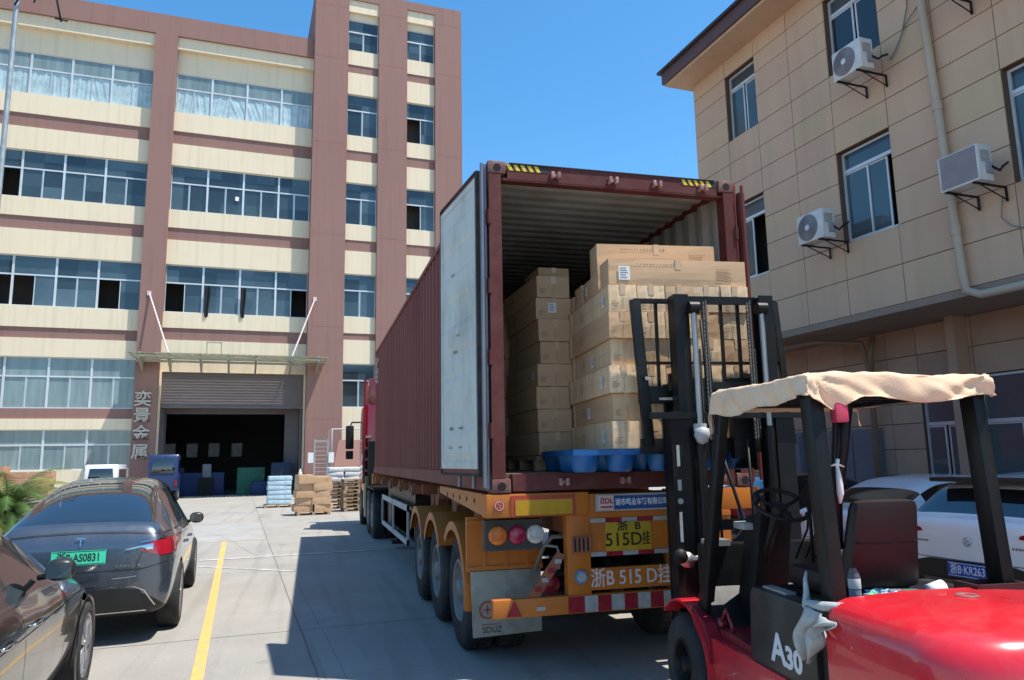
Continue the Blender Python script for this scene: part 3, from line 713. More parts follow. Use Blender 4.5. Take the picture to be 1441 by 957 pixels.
def trailer():
    AX=(1.32,2.66,4.0); rr=.53
    for y in AX:
        for x,s in ((-.03,-1),(2.47,1)):
            wheel(trl,TB,x,y,rr,rr,.27,s); wheel(trl,TB,x-s*.31,y,rr,rr,.27,s,hubs=False)
        b=TB(); b.cyl((.4,y,rr),(2.04,y,rr),.075); b.obj('axle',m_black,trl)
    for x in (.72,1.62):
        b=TB(); b.box(x,x+.1,.15,11.2,1.12,1.46); b.obj('chassis_beam',m_or2,trl)
    for y in (.9,2.0,3.3,4.7,6.2,7.7,9.2,10.6):
        b=TB(); b.box(.1,2.34,y,y+.08,1.3,1.44); b.obj('cross_member',m_or2,trl)
    b=TB(); b.box(-.05,2.49,11.8,12.1,1.25,1.49); b.obj('front_bolster',m_or,trl)
    b=TB(); b.box(-.05,.84,.0,.2,1.30,1.49); b.obj('rear_bolster',m_or,trl,bevel=.008)
    b=TB(); b.box(.84,1.62,.02,.2,1.27,1.47); b.obj('rear_crossbeam',m_or,trl)
    b=TB(); b.box(1.62,2.49,.0,.2,1.30,1.49); b.obj('rear_bolster',m_or,trl,bevel=.008)
    for y0 in (.35,):
        b=TB(); b.hexa([(-.045,.2,1.31),(.0,.2,1.31),(.0,2.35,1.42),(-.045,2.35,1.42)],[(-.045,.2,1.49),(.0,.2,1.49),(.0,2.35,1.49),(-.045,2.35,1.49)])
        o=b.obj('side_channel',m_or,trl)
        for k in range(5): b=TB(); b.cyl((-.049,.5+k*.34,1.42),(-.046,.5+k*.34,1.42),.022,seg=10); b.obj('channel_hole',m_dark,o)
    # posts and lower frame of the rear
    b=TB(); b.box(.65,.855,.03,.14,.62,1.30); b.obj('bumper_post',m_or,trl,bevel=.006)
    b=TB(); b.box(1.60,1.69,.03,.14,.58,1.28); b.obj('bumper_post',m_or,trl,bevel=.006)
    b=TB(); b.box(.855,1.60,.05,.08,.955,1.27); b.obj('plate_panel',m_or,trl)
    b=TB(); b.box(.855,1.60,.035,.09,.675,.85); o=b.obj('painted_number_bar',m_or,trl)
    text('painted_number','浙B 515 D挂',.165,M('faded_white_lettering',(.58,.5,.46),rough=.7,var=.25,scale=20),o,face_mtx((1.225-1.22,.033-6,.762)),.0015,.86,.002)
    b=TB(); b.box(0,2.44,.02,.10,.50,.645); bu=b.obj('bumper',m_or,trl,bevel=.006)
    for k in range(8):
        x0=.665+k*.12 if k else .64
        b=TB(); b.box(x0,.665+(k+1)*.12-.004,.014,.018,.508,.636); b.obj('reflective_square',m_red if k%2==0 else m_wht,bu)
    for k in range(6):
        x0=1.62+k*.13; b=TB(); b.box(x0,x0+.126,.014,.018,.508,.636); b.obj('reflective_square',m_red if k%2==0 else m_wht,bu)
    b=TB(); b.prism([(.11,.512),(.235,.512),(.175,.635)],'y',.012,.017); b.obj('red_triangle_reflector',m_red,bu)
    b=TB(); b.box(.36,.44,.014,.018,.545,.575); b.obj('small_sticker',m_wht,bu)
    # strips above and below the plate
    for z in (1.245,.965):
        for k in range(5):
            x0=.86+k*.148; b=TB(); b.box(x0,x0+.143,.042,.047,z-.018,z+.018); b.obj('reflective_strip',m_wht if k%2==0 else m_red,trl)
    b=TB(); b.box(1.0,1.425,.036,.046,.985,1.225); pl=b.obj('number_plate',M('plate_yellow',(.42,.27,.015),rough=.4,var=.08,scale=10),trl,bevel=.003)
    mk=M('plate_black_ink',(.02,.015,.01),rough=.5)
    T=lambda s,z,x,y,sx,b_=.001: text('plate_lettering',s,z,mk,pl,face_mtx((x-1.22,.034-6,y)),.001,sx,b_)
    T('浙  B',.085,1.215,1.185,1.25,.0015); T('515D',.155,1.165,1.075,1.0,.0012)
    T('挂',.125,1.375,1.075,.62,.0012)
    # company board
    b=TB(); b.box(.90,1.585,-.02,.0,1.325,1.465); sg=b.obj('company_board',M('board_silver',(.42,.43,.42),rough=.4,metal=.3),trl)
    b=TB(); b.box(1.065,1.575,-.024,-.021,1.337,1.452); b.obj('blue_panel',M('sign_blue',(.02,.06,.22),rough=.4),sg)
    b=TB(); b.box(.925,1.06,-.024,-.021,1.337,1.452); b.obj('emblem_panel',M('sign_pale_pink',(.62,.45,.44),rough=.4),sg)
    text('emblem','ƧDL',.062,M('sign_red',(.35,.03,.04),rough=.5),sg,face_mtx((.995-1.22,-.0255-6,1.408)),.001,1.05,.002)
    b=TB(); b.box(.94,1.05,-.0255,-.0245,1.352,1.366); b.obj('emblem_line',MATS['sign_red'],sg)
    text('board_lettering','湖市鸣业车辆有限公司',.062,M('sign_white',(.62,.66,.70),rough=.5),sg,face_mtx((1.32-1.22,-.0255-6,1.394)),.001,.80,.0012)
    # yellow reflector panel with red frame and round badge
    b=TB(); b.box(.155,.715,-.012,-.001,1.305,1.475); y_=b.obj('reflector_frame',M('dull_red',(.33,.045,.02),rough=.5,var=.2),trl)
    b=TB(); b.box(.19,.69,-.017,-.0125,1.315,1.44); b.obj('yellow_reflector',M('reflector_yellow',(.42,.23,.012),rough=.3,var=.12,scale=8),y_)
    b=TB(); b.cyl((.055,-.012,1.40),(.055,-.001,1.40),.045,seg=24); bb=b.obj('round_badge',MATS['dull_red'],trl)
    text('badge_mark','S',.07,MATS['faded_white_lettering'],bb,face_mtx((.055-1.22,-.0135-6,1.40)),.001,1.2,-.002)
    b=TB(); b.lathe([(.034,-.0135),(.039,-.0135)],(.055,0,1.40),'y',24); b.obj('badge_ring',MATS['faded_white_lettering'],bb)
    # lamp cluster
    b=TB(); b.box(-.03,.47,.16,.26,1.02,1.27); lb=b.obj('lamp_board',M('lamp_board_dark',(.04,.04,.038),rough=.6,var=.3,scale=6),trl)
    for x,c,n in ((.075,(.62,.16,.02),'amber_lamp'),(.245,(.30,.01,.05),'red_lamp'),(.405,(.50,.50,.48),'reversing_lamp')):
        b=TB(); b.lathe([(.078,.16),(.078,.135),(.07,.12),(.045,.112),(.0001,.108)],(x,0,1.145),'y',26)
        for k in range(7):
            if n!='red_lamp': b.box(x-.062+k*.0185,x-.058+k*.0185,.104,.112,1.10,1.19)
        if n!='red_lamp':
            for k in range(5): b.box(x-.055,x+.055,.103,.110,1.105+k*.019,1.108+k*.019)
        b.obj(n,M(n+'_lens',c,rough=.2,var=.15,scale=30,spec=.7),lb)
    # fenders
    for i,y in enumerate(AX):
        for (xa,xb) in ((-.10,.56),(1.88,2.54)):
            b=TB(); th=.02; P=[]
            a0,a1=(-.12,2.35) if i==0 else (.55,2.6)
            R1=.635
            for k in range(15):
                a=math.pi-(a0+(a1-a0)*k/14); P.append((y+R1*math.cos(a),.53+R1*math.sin(a)))
            Q=[(p,q+th*(1 if 0 else 1)) for p,q in P]
            n=len(P)
            vs=[(x,p,q) for x in (xa,xb) for p,q in P]+[(x,y+(p-y)*1.03,.53+(q-.53)*1.03) for x in (xa,xb) for p,q in P]
            fs=[]
            for k in range(n-1):
                fs+=[(k,k+1,n+k+1,n+k),(2*n+k,3*n+k,3*n+k+1,2*n+k+1),(k,2*n+k,2*n+k+1,k+1),(n+k,n+k+1,3*n+k+1,3*n+k)]
            fs+=[(0,n,3*n,2*n),(n-1,2*n-1,4*n-1,3*n-1)]
            b.add(vs,fs)
            # outer lip hanging down from the arch
            s=-1 if xa<0 else 1; xo=xa if xa<0 else xb
            vs=[];m=len(P)
            for (p,q) in P:
                vs+=[(xo,p,q),(xo,y+(p-y)*.90,.53+(q-.53)*.90)]
            b.add(vs,[(2*k,2*k+2,2*k+3,2*k+1) for k in range(m-1)])
            b.obj('fender',m_or,trl)
    for xa,xb in ((-.10,.60),(1.84,2.54)):
        b=TB(); b.box(xa,xb,.60,.64,.80,1.27); 
        b.box(xa,xb,.585,.602,.80,.84); b.box(xa,xb,.585,.602,1.2,1.24)
        for k in range(3): b.box(xa+.14+k*.2,xa+.17+k*.2,.585,.602,.84,1.2)
        b.obj('fender_back_plate',m_or,trl)
        b=TB(); b.hexa([(xa+.05,.585,.24),(xb-.02,.585,.26),(xb-.02,.6,.26),(xa+.05,.6,.24)],[(xa+.03,.585,.81),(xb-.02,.585,.81),(xb-.02,.6,.81),(xa+.03,.6,.81)])
        fl=b.obj('mud_flap',M('grey_mud_flap',(.27,.27,.23),rough=.75,var=.15,scale=4,dirt=(.10,.09,.08),dscale=2.5,damt=.7),trl,bevel=.004)
        if xa<1:
            b=TB(); b.lathe([(.062,.58),(.076,.58)],(.08,0,.47),'y',26); b.box(.05,.11,.579,.581,.465,.475); b.box(.075,.085,.579,.581,.43,.51); b.box(.03,.2,.579,.581,.345,.35); b.obj('flap_emblem',MATS['dull_red'],fl)
            text('flap_lettering','SDUZ',.07,MATS['lamp_board_dark'],fl,face_mtx((.12-1.22,.579-6,.30)),.001,1,0)
    # round badge, box, strut, extinguisher-like ball
    b=TB(); b.cyl((.76,.012,.79),(.76,.03,.79),.062,seg=6); g=b.obj('wheel_badge',M('badge_blue',(.08,.2,.32),rough=.5,var=.2),trl)
    b=TB(); b.cyl((.76,.006,.79),(.76,.013,.79),.04,seg=20); b.obj('badge_centre',m_wht,g)
    b=TB(); b.box(.69,.85,.0,.03,.99,1.12); g=b.obj('electric_box',m_or2,trl)
    for k in range(4): b=TB(); b.box(.70+k*.038,.715+k*.038,-.004,.0,1.0,1.11); b.obj('box_slot',m_dark,g)
    b=TB(); b.hexa([(.30,.05,.645),(.40,.05,.645),(.40,.08,.645),(.30,.08,.645)],[(.57,.05,1.0),(.64,.05,.97),(.64,.08,.97),(.57,.08,1.0)])
    sgo=b.obj('diagonal_strut',m_or2,trl)
    for k in range(4):
        f=.12+k*.22; x=.33+.27*f; z=.65+.33*f; b=TB(); b.box(x+.0,x+.055,.04,.048,z,z+.035); b.obj('strut_patch',m_wht if k%2 else m_red,sgo)
    b=TB(); b.lathe([(.0001,.0),(.05,.005),(.085,.04),(.09,.09),(.06,.16),(.0001,.17)],(.56,.2,.71),'y',20); b.obj('air_tank',m_red,trl)
    b=TB(); b.tube([(.46,.18,1.05),(.6,.16,1.03),(.62,.15,.95),(.6,.12,.85)],.012,6); b.tube([(.5,.5,.8),(.55,.4,1.0),(.6,.3,1.1),(.9,.3,1.1)],.02,6); b.obj('air_hose',MATS['grey_cable'],trl)
    # side guard
    b=TB()
    for z0,z1 in ((1.02,1.11),(.52,.60)): b.box(-.03,.0,5.42,9.7,z0,z1)
    for y in (5.42,7.55,9.62): b.box(-.03,.0,y,y+.08,.52,1.11)
    b.obj('side_guard',M('grey_white_paint',(.42,.41,.40),rough=.6,var=.15,scale=4,dirt=(.2,.17,.15),dscale=3,damt=.6),trl)
    b=TB(); b.box(.1,.12,5.5,9.6,.55,1.3); b.box(.1,.7,5.6,9.0,.6,1.0); b.obj('tool_boxes',m_black,trl)
    for x in (.3,2.0): b=TB(); b.box(x,x+.14,9.8,9.94,.15,1.3); b.box(x-.1,x+.24,9.7,10.05,.1,.15); b.obj('landing_leg',m_black,trl)
    for y in (2.0,3.33,4.7,.75,5.1):
        for x in (.3,1.9): b=TB(); b.hexa([(x,y-.05,.85),(x+.14,y-.05,.85),(x+.14,y+.05,.85),(x,y+.05,.85)],[(x,y-.18,1.3),(x+.14,y-.18,1.3),(x+.14,y+.18,1.3),(x,y+.18,1.3)]); b.obj('spring_hanger',m_or2,trl)
    for y in AX:
        for x in (.33,1.93):
            b=TB()
            for k in range(4): b.box(x,x+.09,y-.55+k*.06,y+.55-k*.06,.76-.025*k,.784-.025*k)
            b.obj('leaf_spring',m_black,trl)
    # brackets seen below the container floor
    for y in (5.0,6.6,8.2,9.8,11.3):
        b=TB(); b.box(-.02,.5,y,y+.12,1.3,1.42); b.cyl((.0,y+.3,1.3),(.1,y+.3,1.4),.06,seg=10); b.obj('outrigger',m_or2,trl)
trailer()
# ============================================================ TRACTOR UNIT
def tractor():
    t=thing('tractor_unit','dark red truck cab with black mirror ahead of the maroon container','truck',(1.22,14.5,0))
    B=lambda:MB(Matrix.Translation((-1.22,-14.5,0)))
    mr=M('deep_red_truck_paint',(.22,.012,.02),rough=.22,var=.08,coat=.8)
    b=B(); P=[(14.7,.95),(17.0,.95),(17.25,1.6),(17.2,2.3),(16.85,3.2),(16.6,3.35),(14.7,3.35)]
    b.prism(P,'x',-.03,2.47); cab=b.obj('cab',mr,t,bevel=.06)
    b=B(); b.prism([(14.7,3.3),(16.5,3.35),(15.9,3.95),(14.7,4.05)],'x',.05,2.39); b.obj('roof_fairing',mr,t,bevel=.05)
    b=B(); b.hexa([(-.12,14.3,1.2),(-.05,14.3,1.2),(-.02,14.75,1.2),(-.09,14.75,1.2)],[(-.12,14.35,3.98),(-.05,14.35,3.98),(-.02,14.75,3.98),(-.09,14.75,3.98)]); b.obj('side_deflector',mr,t)
    b=B(); b.box(-.045,-.031,15.9,16.8,2.0,2.85); b.obj('side_window',m_glassb,cab)
    b=B(); 
    for k in range(4): b.box(-.05,.1,14.4,14.7,1.5+k*.3,1.56+k*.3)
    b.obj('louvre',m_steel,t)
    b=B(); b.box(.0,.5,13.95,14.6,.6,2.3); b.obj('intake_stack',m_plastic,t)
    b=B(); b.box(-.02,.6,13.8,15.6,.45,1.05); b.obj('fuel_tank',m_steel,t,bevel=.08)
    b=B(); b.tube([(-.03,17.0,2.95),(-.28,17.05,2.95),(-.34,17.05,2.8),(-.34,17.05,2.3)],.025); b.obj('mirror_arm',m_plastic,t)
    b=B(); b.box(-.46,-.22,16.98,17.08,2.15,2.85); mi=b.obj('mirror',m_plastic,t,bevel=.04)
    b=B(); b.box(-.45,-.23,16.98,17.08,1.85,2.1); b.obj('wide_angle_mirror',m_plastic,t,bevel=.03)
    b=B(); b.box(.5,1.9,11.5,16.8,.7,1.0); b.obj('frame_rails',m_black,t)
    for y in (12.1,13.35):
        for x,s in ((-.03,-1),(2.47,1)): wheel(t,B,x,y,.53,.53,.27,s); wheel(t,B,x-s*.31,y,.53,.53,.27,s,hubs=False)
        b=B(); b.box(-.05,.6,y-.6,y+.6,1.12,1.15); b.obj('mudguard',m_plastic,t)
    for x,s in ((-.03,-1),(2.47,1)): wheel(t,B,x,16.3,.53,.53,.3,s)
    b=B(); b.box(-.06,0,13.9,14.6,.35,1.4); b.obj('side_step',M('dark_green_plastic',(.02,.05,.03),rough=.4),t)
tractor()
# ============================================================ CARTONS
m_card=M('cardboard',(.53,.34,.195),rough=.82,orand=.10,var=.08,scale=3,bump=.05,bscale=50,dirt=(.47,.30,.17),dscale=2,damt=.5,stretch=(1,1,3))
m_card2=M('striped_cardboard_end',(.68,.48,.29),rough=.8,orand=.10,var=.22,scale=4,stretch=(9,9,.3))
m_tape=M('clear_brown_tape',(.60,.40,.235),rough=.25,var=.1,spec=.6)
m_lab=M('carton_label_white',(.72,.72,.70),rough=.5,var=0)
m_ink=M('carton_ink',(.06,.05,.06),rough=.7)
CM={}
def carton_mesh(w_,d,h,seed,mat=m_card):
    k=(round(w_,2),round(d,2),round(h,2),seed,mat.name)
    if k in CM: return CM[k]
    r=random.Random(seed*7+int(w_*100))
    b=MB(); j=lambda a:a+r.uniform(-.004,.004)
    # slightly bulged box: 3x3 grid faces
    N=4
    def sk(p,ax):
        return p
    vs={}
    def V(i,jj,kk):
        key=(i,jj,kk)
        if key not in vs:
            u,v,t=i/N-.5,jj/N-.5,kk/N-.5
            bu=.006
            ex=1+bu*2*(math.cos(v*math.pi)*math.cos(t*math.pi))/max(w_,.2)*(1 if abs(u)==.5 else 0)
            ey=1+bu*2*(math.cos(u*math.pi)*math.cos(t*math.pi))/max(d,.2)*(1 if abs(v)==.5 else 0)
            vs[key]=len(b.v); b.v.append(Vector((u*w_*ex+r.uniform(-.0015,.0015),v*d*ey+r.uniform(-.0015,.0015),(t+.5)*h)))
        return vs[key]
    def F(q): b.f.append(q); b.m.append(0); b.sm.append(False)
    for a in range(N):
        for c in range(N):
            F([V(a,c,0),V(a,c+1,0),V(a+1,c+1,0),V(a+1,c,0)]); F([V(a,c,N),V(a+1,c,N),V(a+1,c+1,N),V(a,c+1,N)])
            F([V(a,0,c),V(a+1,0,c),V(a+1,0,c+1),V(a,0,c+1)]); F([V(a,N,c),V(a,N,c+1),V(a+1,N,c+1),V(a+1,N,c)])
            F([V(0,a,c),V(0,a,c+1),V(0,a+1,c+1),V(0,a+1,c)]); F([V(N,a,c),V(N,a+1,c),V(N,a+1,c+1),V(N,a,c+1)])
    me=b.mesh('carton',mat,0); 
    CM[k]=me; return me
TPM={}
def carton(M4,w_,d,h,label,group,seed=0,mat=m_card,lab=None,tape='y',top=True):
    """M4 places the centre of the carton base; w along x, d along y"""
    o=bpy.data.objects.new('carton',carton_mesh(w_,d,h,seed%4,mat)); COL.objects.link(o); o.matrix_world=M4
    tag(o,label,'carton',group)
    # tape strip wrapping the near end and the top
    k=('t',round(w_,2),round(d,2),round(h,2),tape)
    if k not in TPM:
        b=MB()
        if tape=='y':
            b.box(-.025,.025,-d/2-.0075,-d/2-.005,h*.62,h+.002); b.box(-.025,.025,-d/2-.007,d/2,h+.001,h+.003)
        else:
            b.box(-w_/2,w_/2,-.025,.025,h+.001,h+.003); b.box(-w_/2-.0075,-w_/2-.005,-.025,.025,h*.62,h+.002)
        TPM[k]=b.mesh('tape_strip',m_tape)
    q=bpy.data.objects.new('tape_strip',TPM[k]); COL.objects.link(q); q.parent=o
    k=('p',round(w_,2),round(d,2),round(h,2),tape,seed%3)
    if k not in TPM:
        b=MB(); rr=random.Random(seed%3+int(w_*99)); y=-d/2-.0065; x=-w_/2-.0065
        if w_>d:   # printed line of marks on the long front
            for i in range(14): b.box(-w_*.3+i*.03,-w_*.3+i*.03+rr.uniform(.008,.02),y-.0006,y,h*.78,h*.78+rr.uniform(.008,.016))
            for i in range(6): b.box(w_*.28,w_*.28+rr.uniform(.10,.16),y-.0006,y,h*.25+i*.018,h*.25+i*.018+.004)
        else:      # flap seam and small print on the end, marks on the long side
            b.box(-.0015,.0015,y-.0007,y,.01,h*.60)
            for i in range(4): b.box(-w_*.42,-w_*.42+rr.uniform(.03,.07),y-.0006,y,h*.2+i*.014,h*.2+i*.014+.004)
            for i in range(5): b.box(x-.0006,x,d*.18,d*.18+rr.uniform(.06,.12),h*.3+i*.02,h*.3+i*.02+.005)
            b.box(x-.0006,x,-d*.48,d*.48,h*.505,h*.505+.0012)
        TPM[k]=b.mesh('printed_marks',M('faded_carton_print',(.30,.19,.11),rough=.8,var=0))
    q=bpy.data.objects.new('printed_marks',TPM[k]); COL.objects.link(q); q.parent=o
    if lab:
        face,a,zc,s=lab
        k=('l',round(w_,2),round(d,2),face,a,zc,s)
        if k not in TPM:
            b=MB(); b.mi=0
            if face=='-x':
                x=-w_/2-.0085; b.box(x-.001,x,a-s/2,a+s/2,zc-s*.6,zc+s*.6); b.mi=1
                for i in range(4): b.box(x-.002,x-.001,a-s*.38,a+s*(.1+.08*(i%3)),zc+s*(.42-.22*i),zc+s*(.36-.22*i))
            else:
                y=-d/2-.0085; b.box(a-s/2,a+s/2,y-.001,y,zc-s*.6,zc+s*.6); b.mi=1
                for i in range(5): b.box(a-s*.38,a+s*(.15+.08*(i%3)),y-.002,y-.001,zc+s*(.44-.2*i),zc+s*(.38-.2*i))
            TPM[k]=b.mesh('paper_label',[m_lab,m_ink])
        q=bpy.data.objects.new('paper_label',TPM[k]); COL.objects.link(q); q.parent=o
    return o
PH=R(-6); FO=Vector((1.51,-2.86,0))
TF=Matrix.Translation(FO)@Matrix.Rotation(PH,4,'Z')   # forklift frame: x = right (u), y = forward (v)
ORD=['bottom','second','third','fourth','fifth','sixth','seventh','eighth','ninth','top']
COLN=['leftmost','second from the left','middle','second from the right','rightmost']
G1='cartons of the load on the blue pallet'; G2='cartons in the dark stacks deeper in the container'
def load():
    r=random.Random(11)
    # front load on the blue pallet: long cartons lying along v, ends to the camera
    z0=1.845; h=.2295; wd=.250; u0=-.83; vf=2.42
    pl=[0,0,0,0,0,0]
    for row in range(6):
        zb=z0+row*h
        off_=[-.015,.01,-.02,.015,-.01,.0][row]
        for c in range(5):
            u=u0+wd/2+c*wd+off_+r.uniform(-.003,.003)
            L=1.26; dv=r.uniform(-.02,.015)+(0 if c else off_)
            rz=r.uniform(-.008,.008)
            lab=None
            if c==0 and row in(0,1,2,3,5): lab=('-x',[-.40,.10,-.42,-.05,0,-.48][row],h*.45,.085)
            carton(TF@Matrix.Translation((u,vf+dv+L/2,zb))@Matrix.Rotation(rz,4,'Z'),wd-.006,L,h-.004,
              'carton end, %s in the %s row of the load behind the backrest'%(COLN[c],ORD[row]),G1,seed=row*5+c,mat=m_card2 if (c+row)%3!=1 else m_card,lab=lab)
        # second half of the pallet, further in
        L=1.2
        if row<6:
            lab=('-x',-.5,h*.45,.085) if row in(2,4) else None
            carton(TF@Matrix.Translation((u0+wd/2-.02+off_,vf+1.29+L/2,zb)),wd-.006,L,h-.004,'brown carton on the inner left side of the pallet load, %s row'%ORD[row],G1,seed=row,lab=lab)
    zt=z0+6*h
    # crosswise long cartons on top
    carton(TF@Matrix.Translation((-.20,vf+.12,zt))@Matrix.Rotation(.01,4,'Z'),1.24,.25,.225,'long pale carton laid crosswise on the front edge of the load','long cartons on top of the load',seed=1,lab=('-y',-.485,.10,.10))
    carton(TF@Matrix.Translation((-.28,vf+.40,zt+.20))@Matrix.Rotation(-.01,4,'Z'),1.10,.24,.24,'topmost long carton set back on the load','long cartons on top of the load',seed=2)
    carton(TF@Matrix.Translation((-.28,vf+.40,zt))@Matrix.Rotation(-.01,4,'Z'),1.10,.26,.198,'long carton under the topmost one on the load','long cartons on top of the load',seed=3)
    for i,(v,hh,w_) in enumerate(((.72,.19,.24),(1.05,.21,.26),(1.42,.17,.25),(1.75,.2,.22),(2.1,.15,.24))):
        carton(TF@Matrix.Translation((u0+.13,vf+v,zt+(.0))),.23,.27,hh,'small carton on top of the load, %s behind the long ones'%['first','second','third','fourth','fifth'][i],'small cartons on the load top',seed=i,lab=('-x',0,hh*.5,.07) if i in(0,2) else None)
    # white crumpled film on the mid of the load
    # blue plastic pallet
    t=thing('plastic_pallet','blue plastic pallet on the forks under the carton load','pallet',(TF@Vector((-.2,3.0,1.66))),PH)
    mb=M('blue_plastic',(.006,.10,.30),rough=.4,var=.12,scale=4,spec=.6)
    b=MB(); L0,L1=-.62,2.1
    b.box(-.98,.60,-.62,.70,.135,.18)
    for k in range(9): b.box(-.96+k*.175,-.86+k*.175,-.60,.68,.181,.184)
    b.obj('deck',mb,t)
    for v in (-.5,-.05,.05+.5):
        for u in (-.86,-.56,-.2,.16,.5):
            b=MB(); s=.10; b.lathe([(.085,0),(.105,.02),(.125,.135)],(u,v,0),'z',14); b.cyl((u,v,0),(u,v,.004),.085,seg=14); b.obj('pallet_foot',mb,t)
    # back stack: two columns
    zb0=1.66+.15
    for cx,y0,nr,tag_ in ((.905,1.0,8,'front'),(.80,2.35,8,'middle'),(.72,3.7,7,'rear')):
        for row in range(nr):
            hh=.2275
            ox=r.uniform(-.02,.02); oy=r.uniform(-.04,.02)
            lab=('-y',-.02,.12,.085) if (tag_=='front' and row==6) else (('-x',-.45,.12,.07) if row in(3,) else None)
            carton(Matrix.Translation((cx+ox,y0+oy+.6,zb0+row*hh))@Matrix.Rotation(r.uniform(-.03,.03),4,'Z'),.35+(.03 if row%3==0 else 0),1.2,hh-.006,
              'shaded carton, %s row of the %s stack left of the pallet load'%(ORD[row],tag_),G2,seed=row,lab=lab)
    carton(Matrix.Translation((1.0,1.5,zb0+8*.2275)),.34,.5,.15,'small shaded carton on top of the front stack left of the load',G2,seed=3)
    for i,(x,y,z,w_,h_) in enumerate(((.33,2.9,1.66,.3,1.5),)): pass
    for c in range(3):
        for row in range(6+c%2):
            carton(Matrix.Translation((1.35+c*.4,5.2,zb0+row*.2275)),.36,1.2,.222,'dim carton deep behind the load, %s row of stack %s'%(ORD[row],['left','centre','right'][c]),'dim cartons behind the load',seed=row)
    for i,(x,y) in enumerate(((.9,1.6),(.80,2.95),(.72,4.3),(1.75,5.2))):
        b=MB(); W_=.42 if x<1.5 else 1.2
        for yy in (-.55,0,.5): b.box(-W_/2,W_/2,yy,yy+.08,0,.1)
        for k in range(5): b.box(-W_/2+k*W_/5+.01,-W_/2+(k+1)*W_/5-.01,-.58,.58,.1,.14)
        o=b.obj('wooden_pallet',M('pallet_wood',(.36,.25,.15),rough=.8,var=.25,scale=4,stretch=(1,6,1)),None,loc=(x,y,1.661))
        tag(o,'wooden pallet under the %s carton stack inside the container'%['front left','middle left','rear left','deep centre'][i],'pallet')
load()
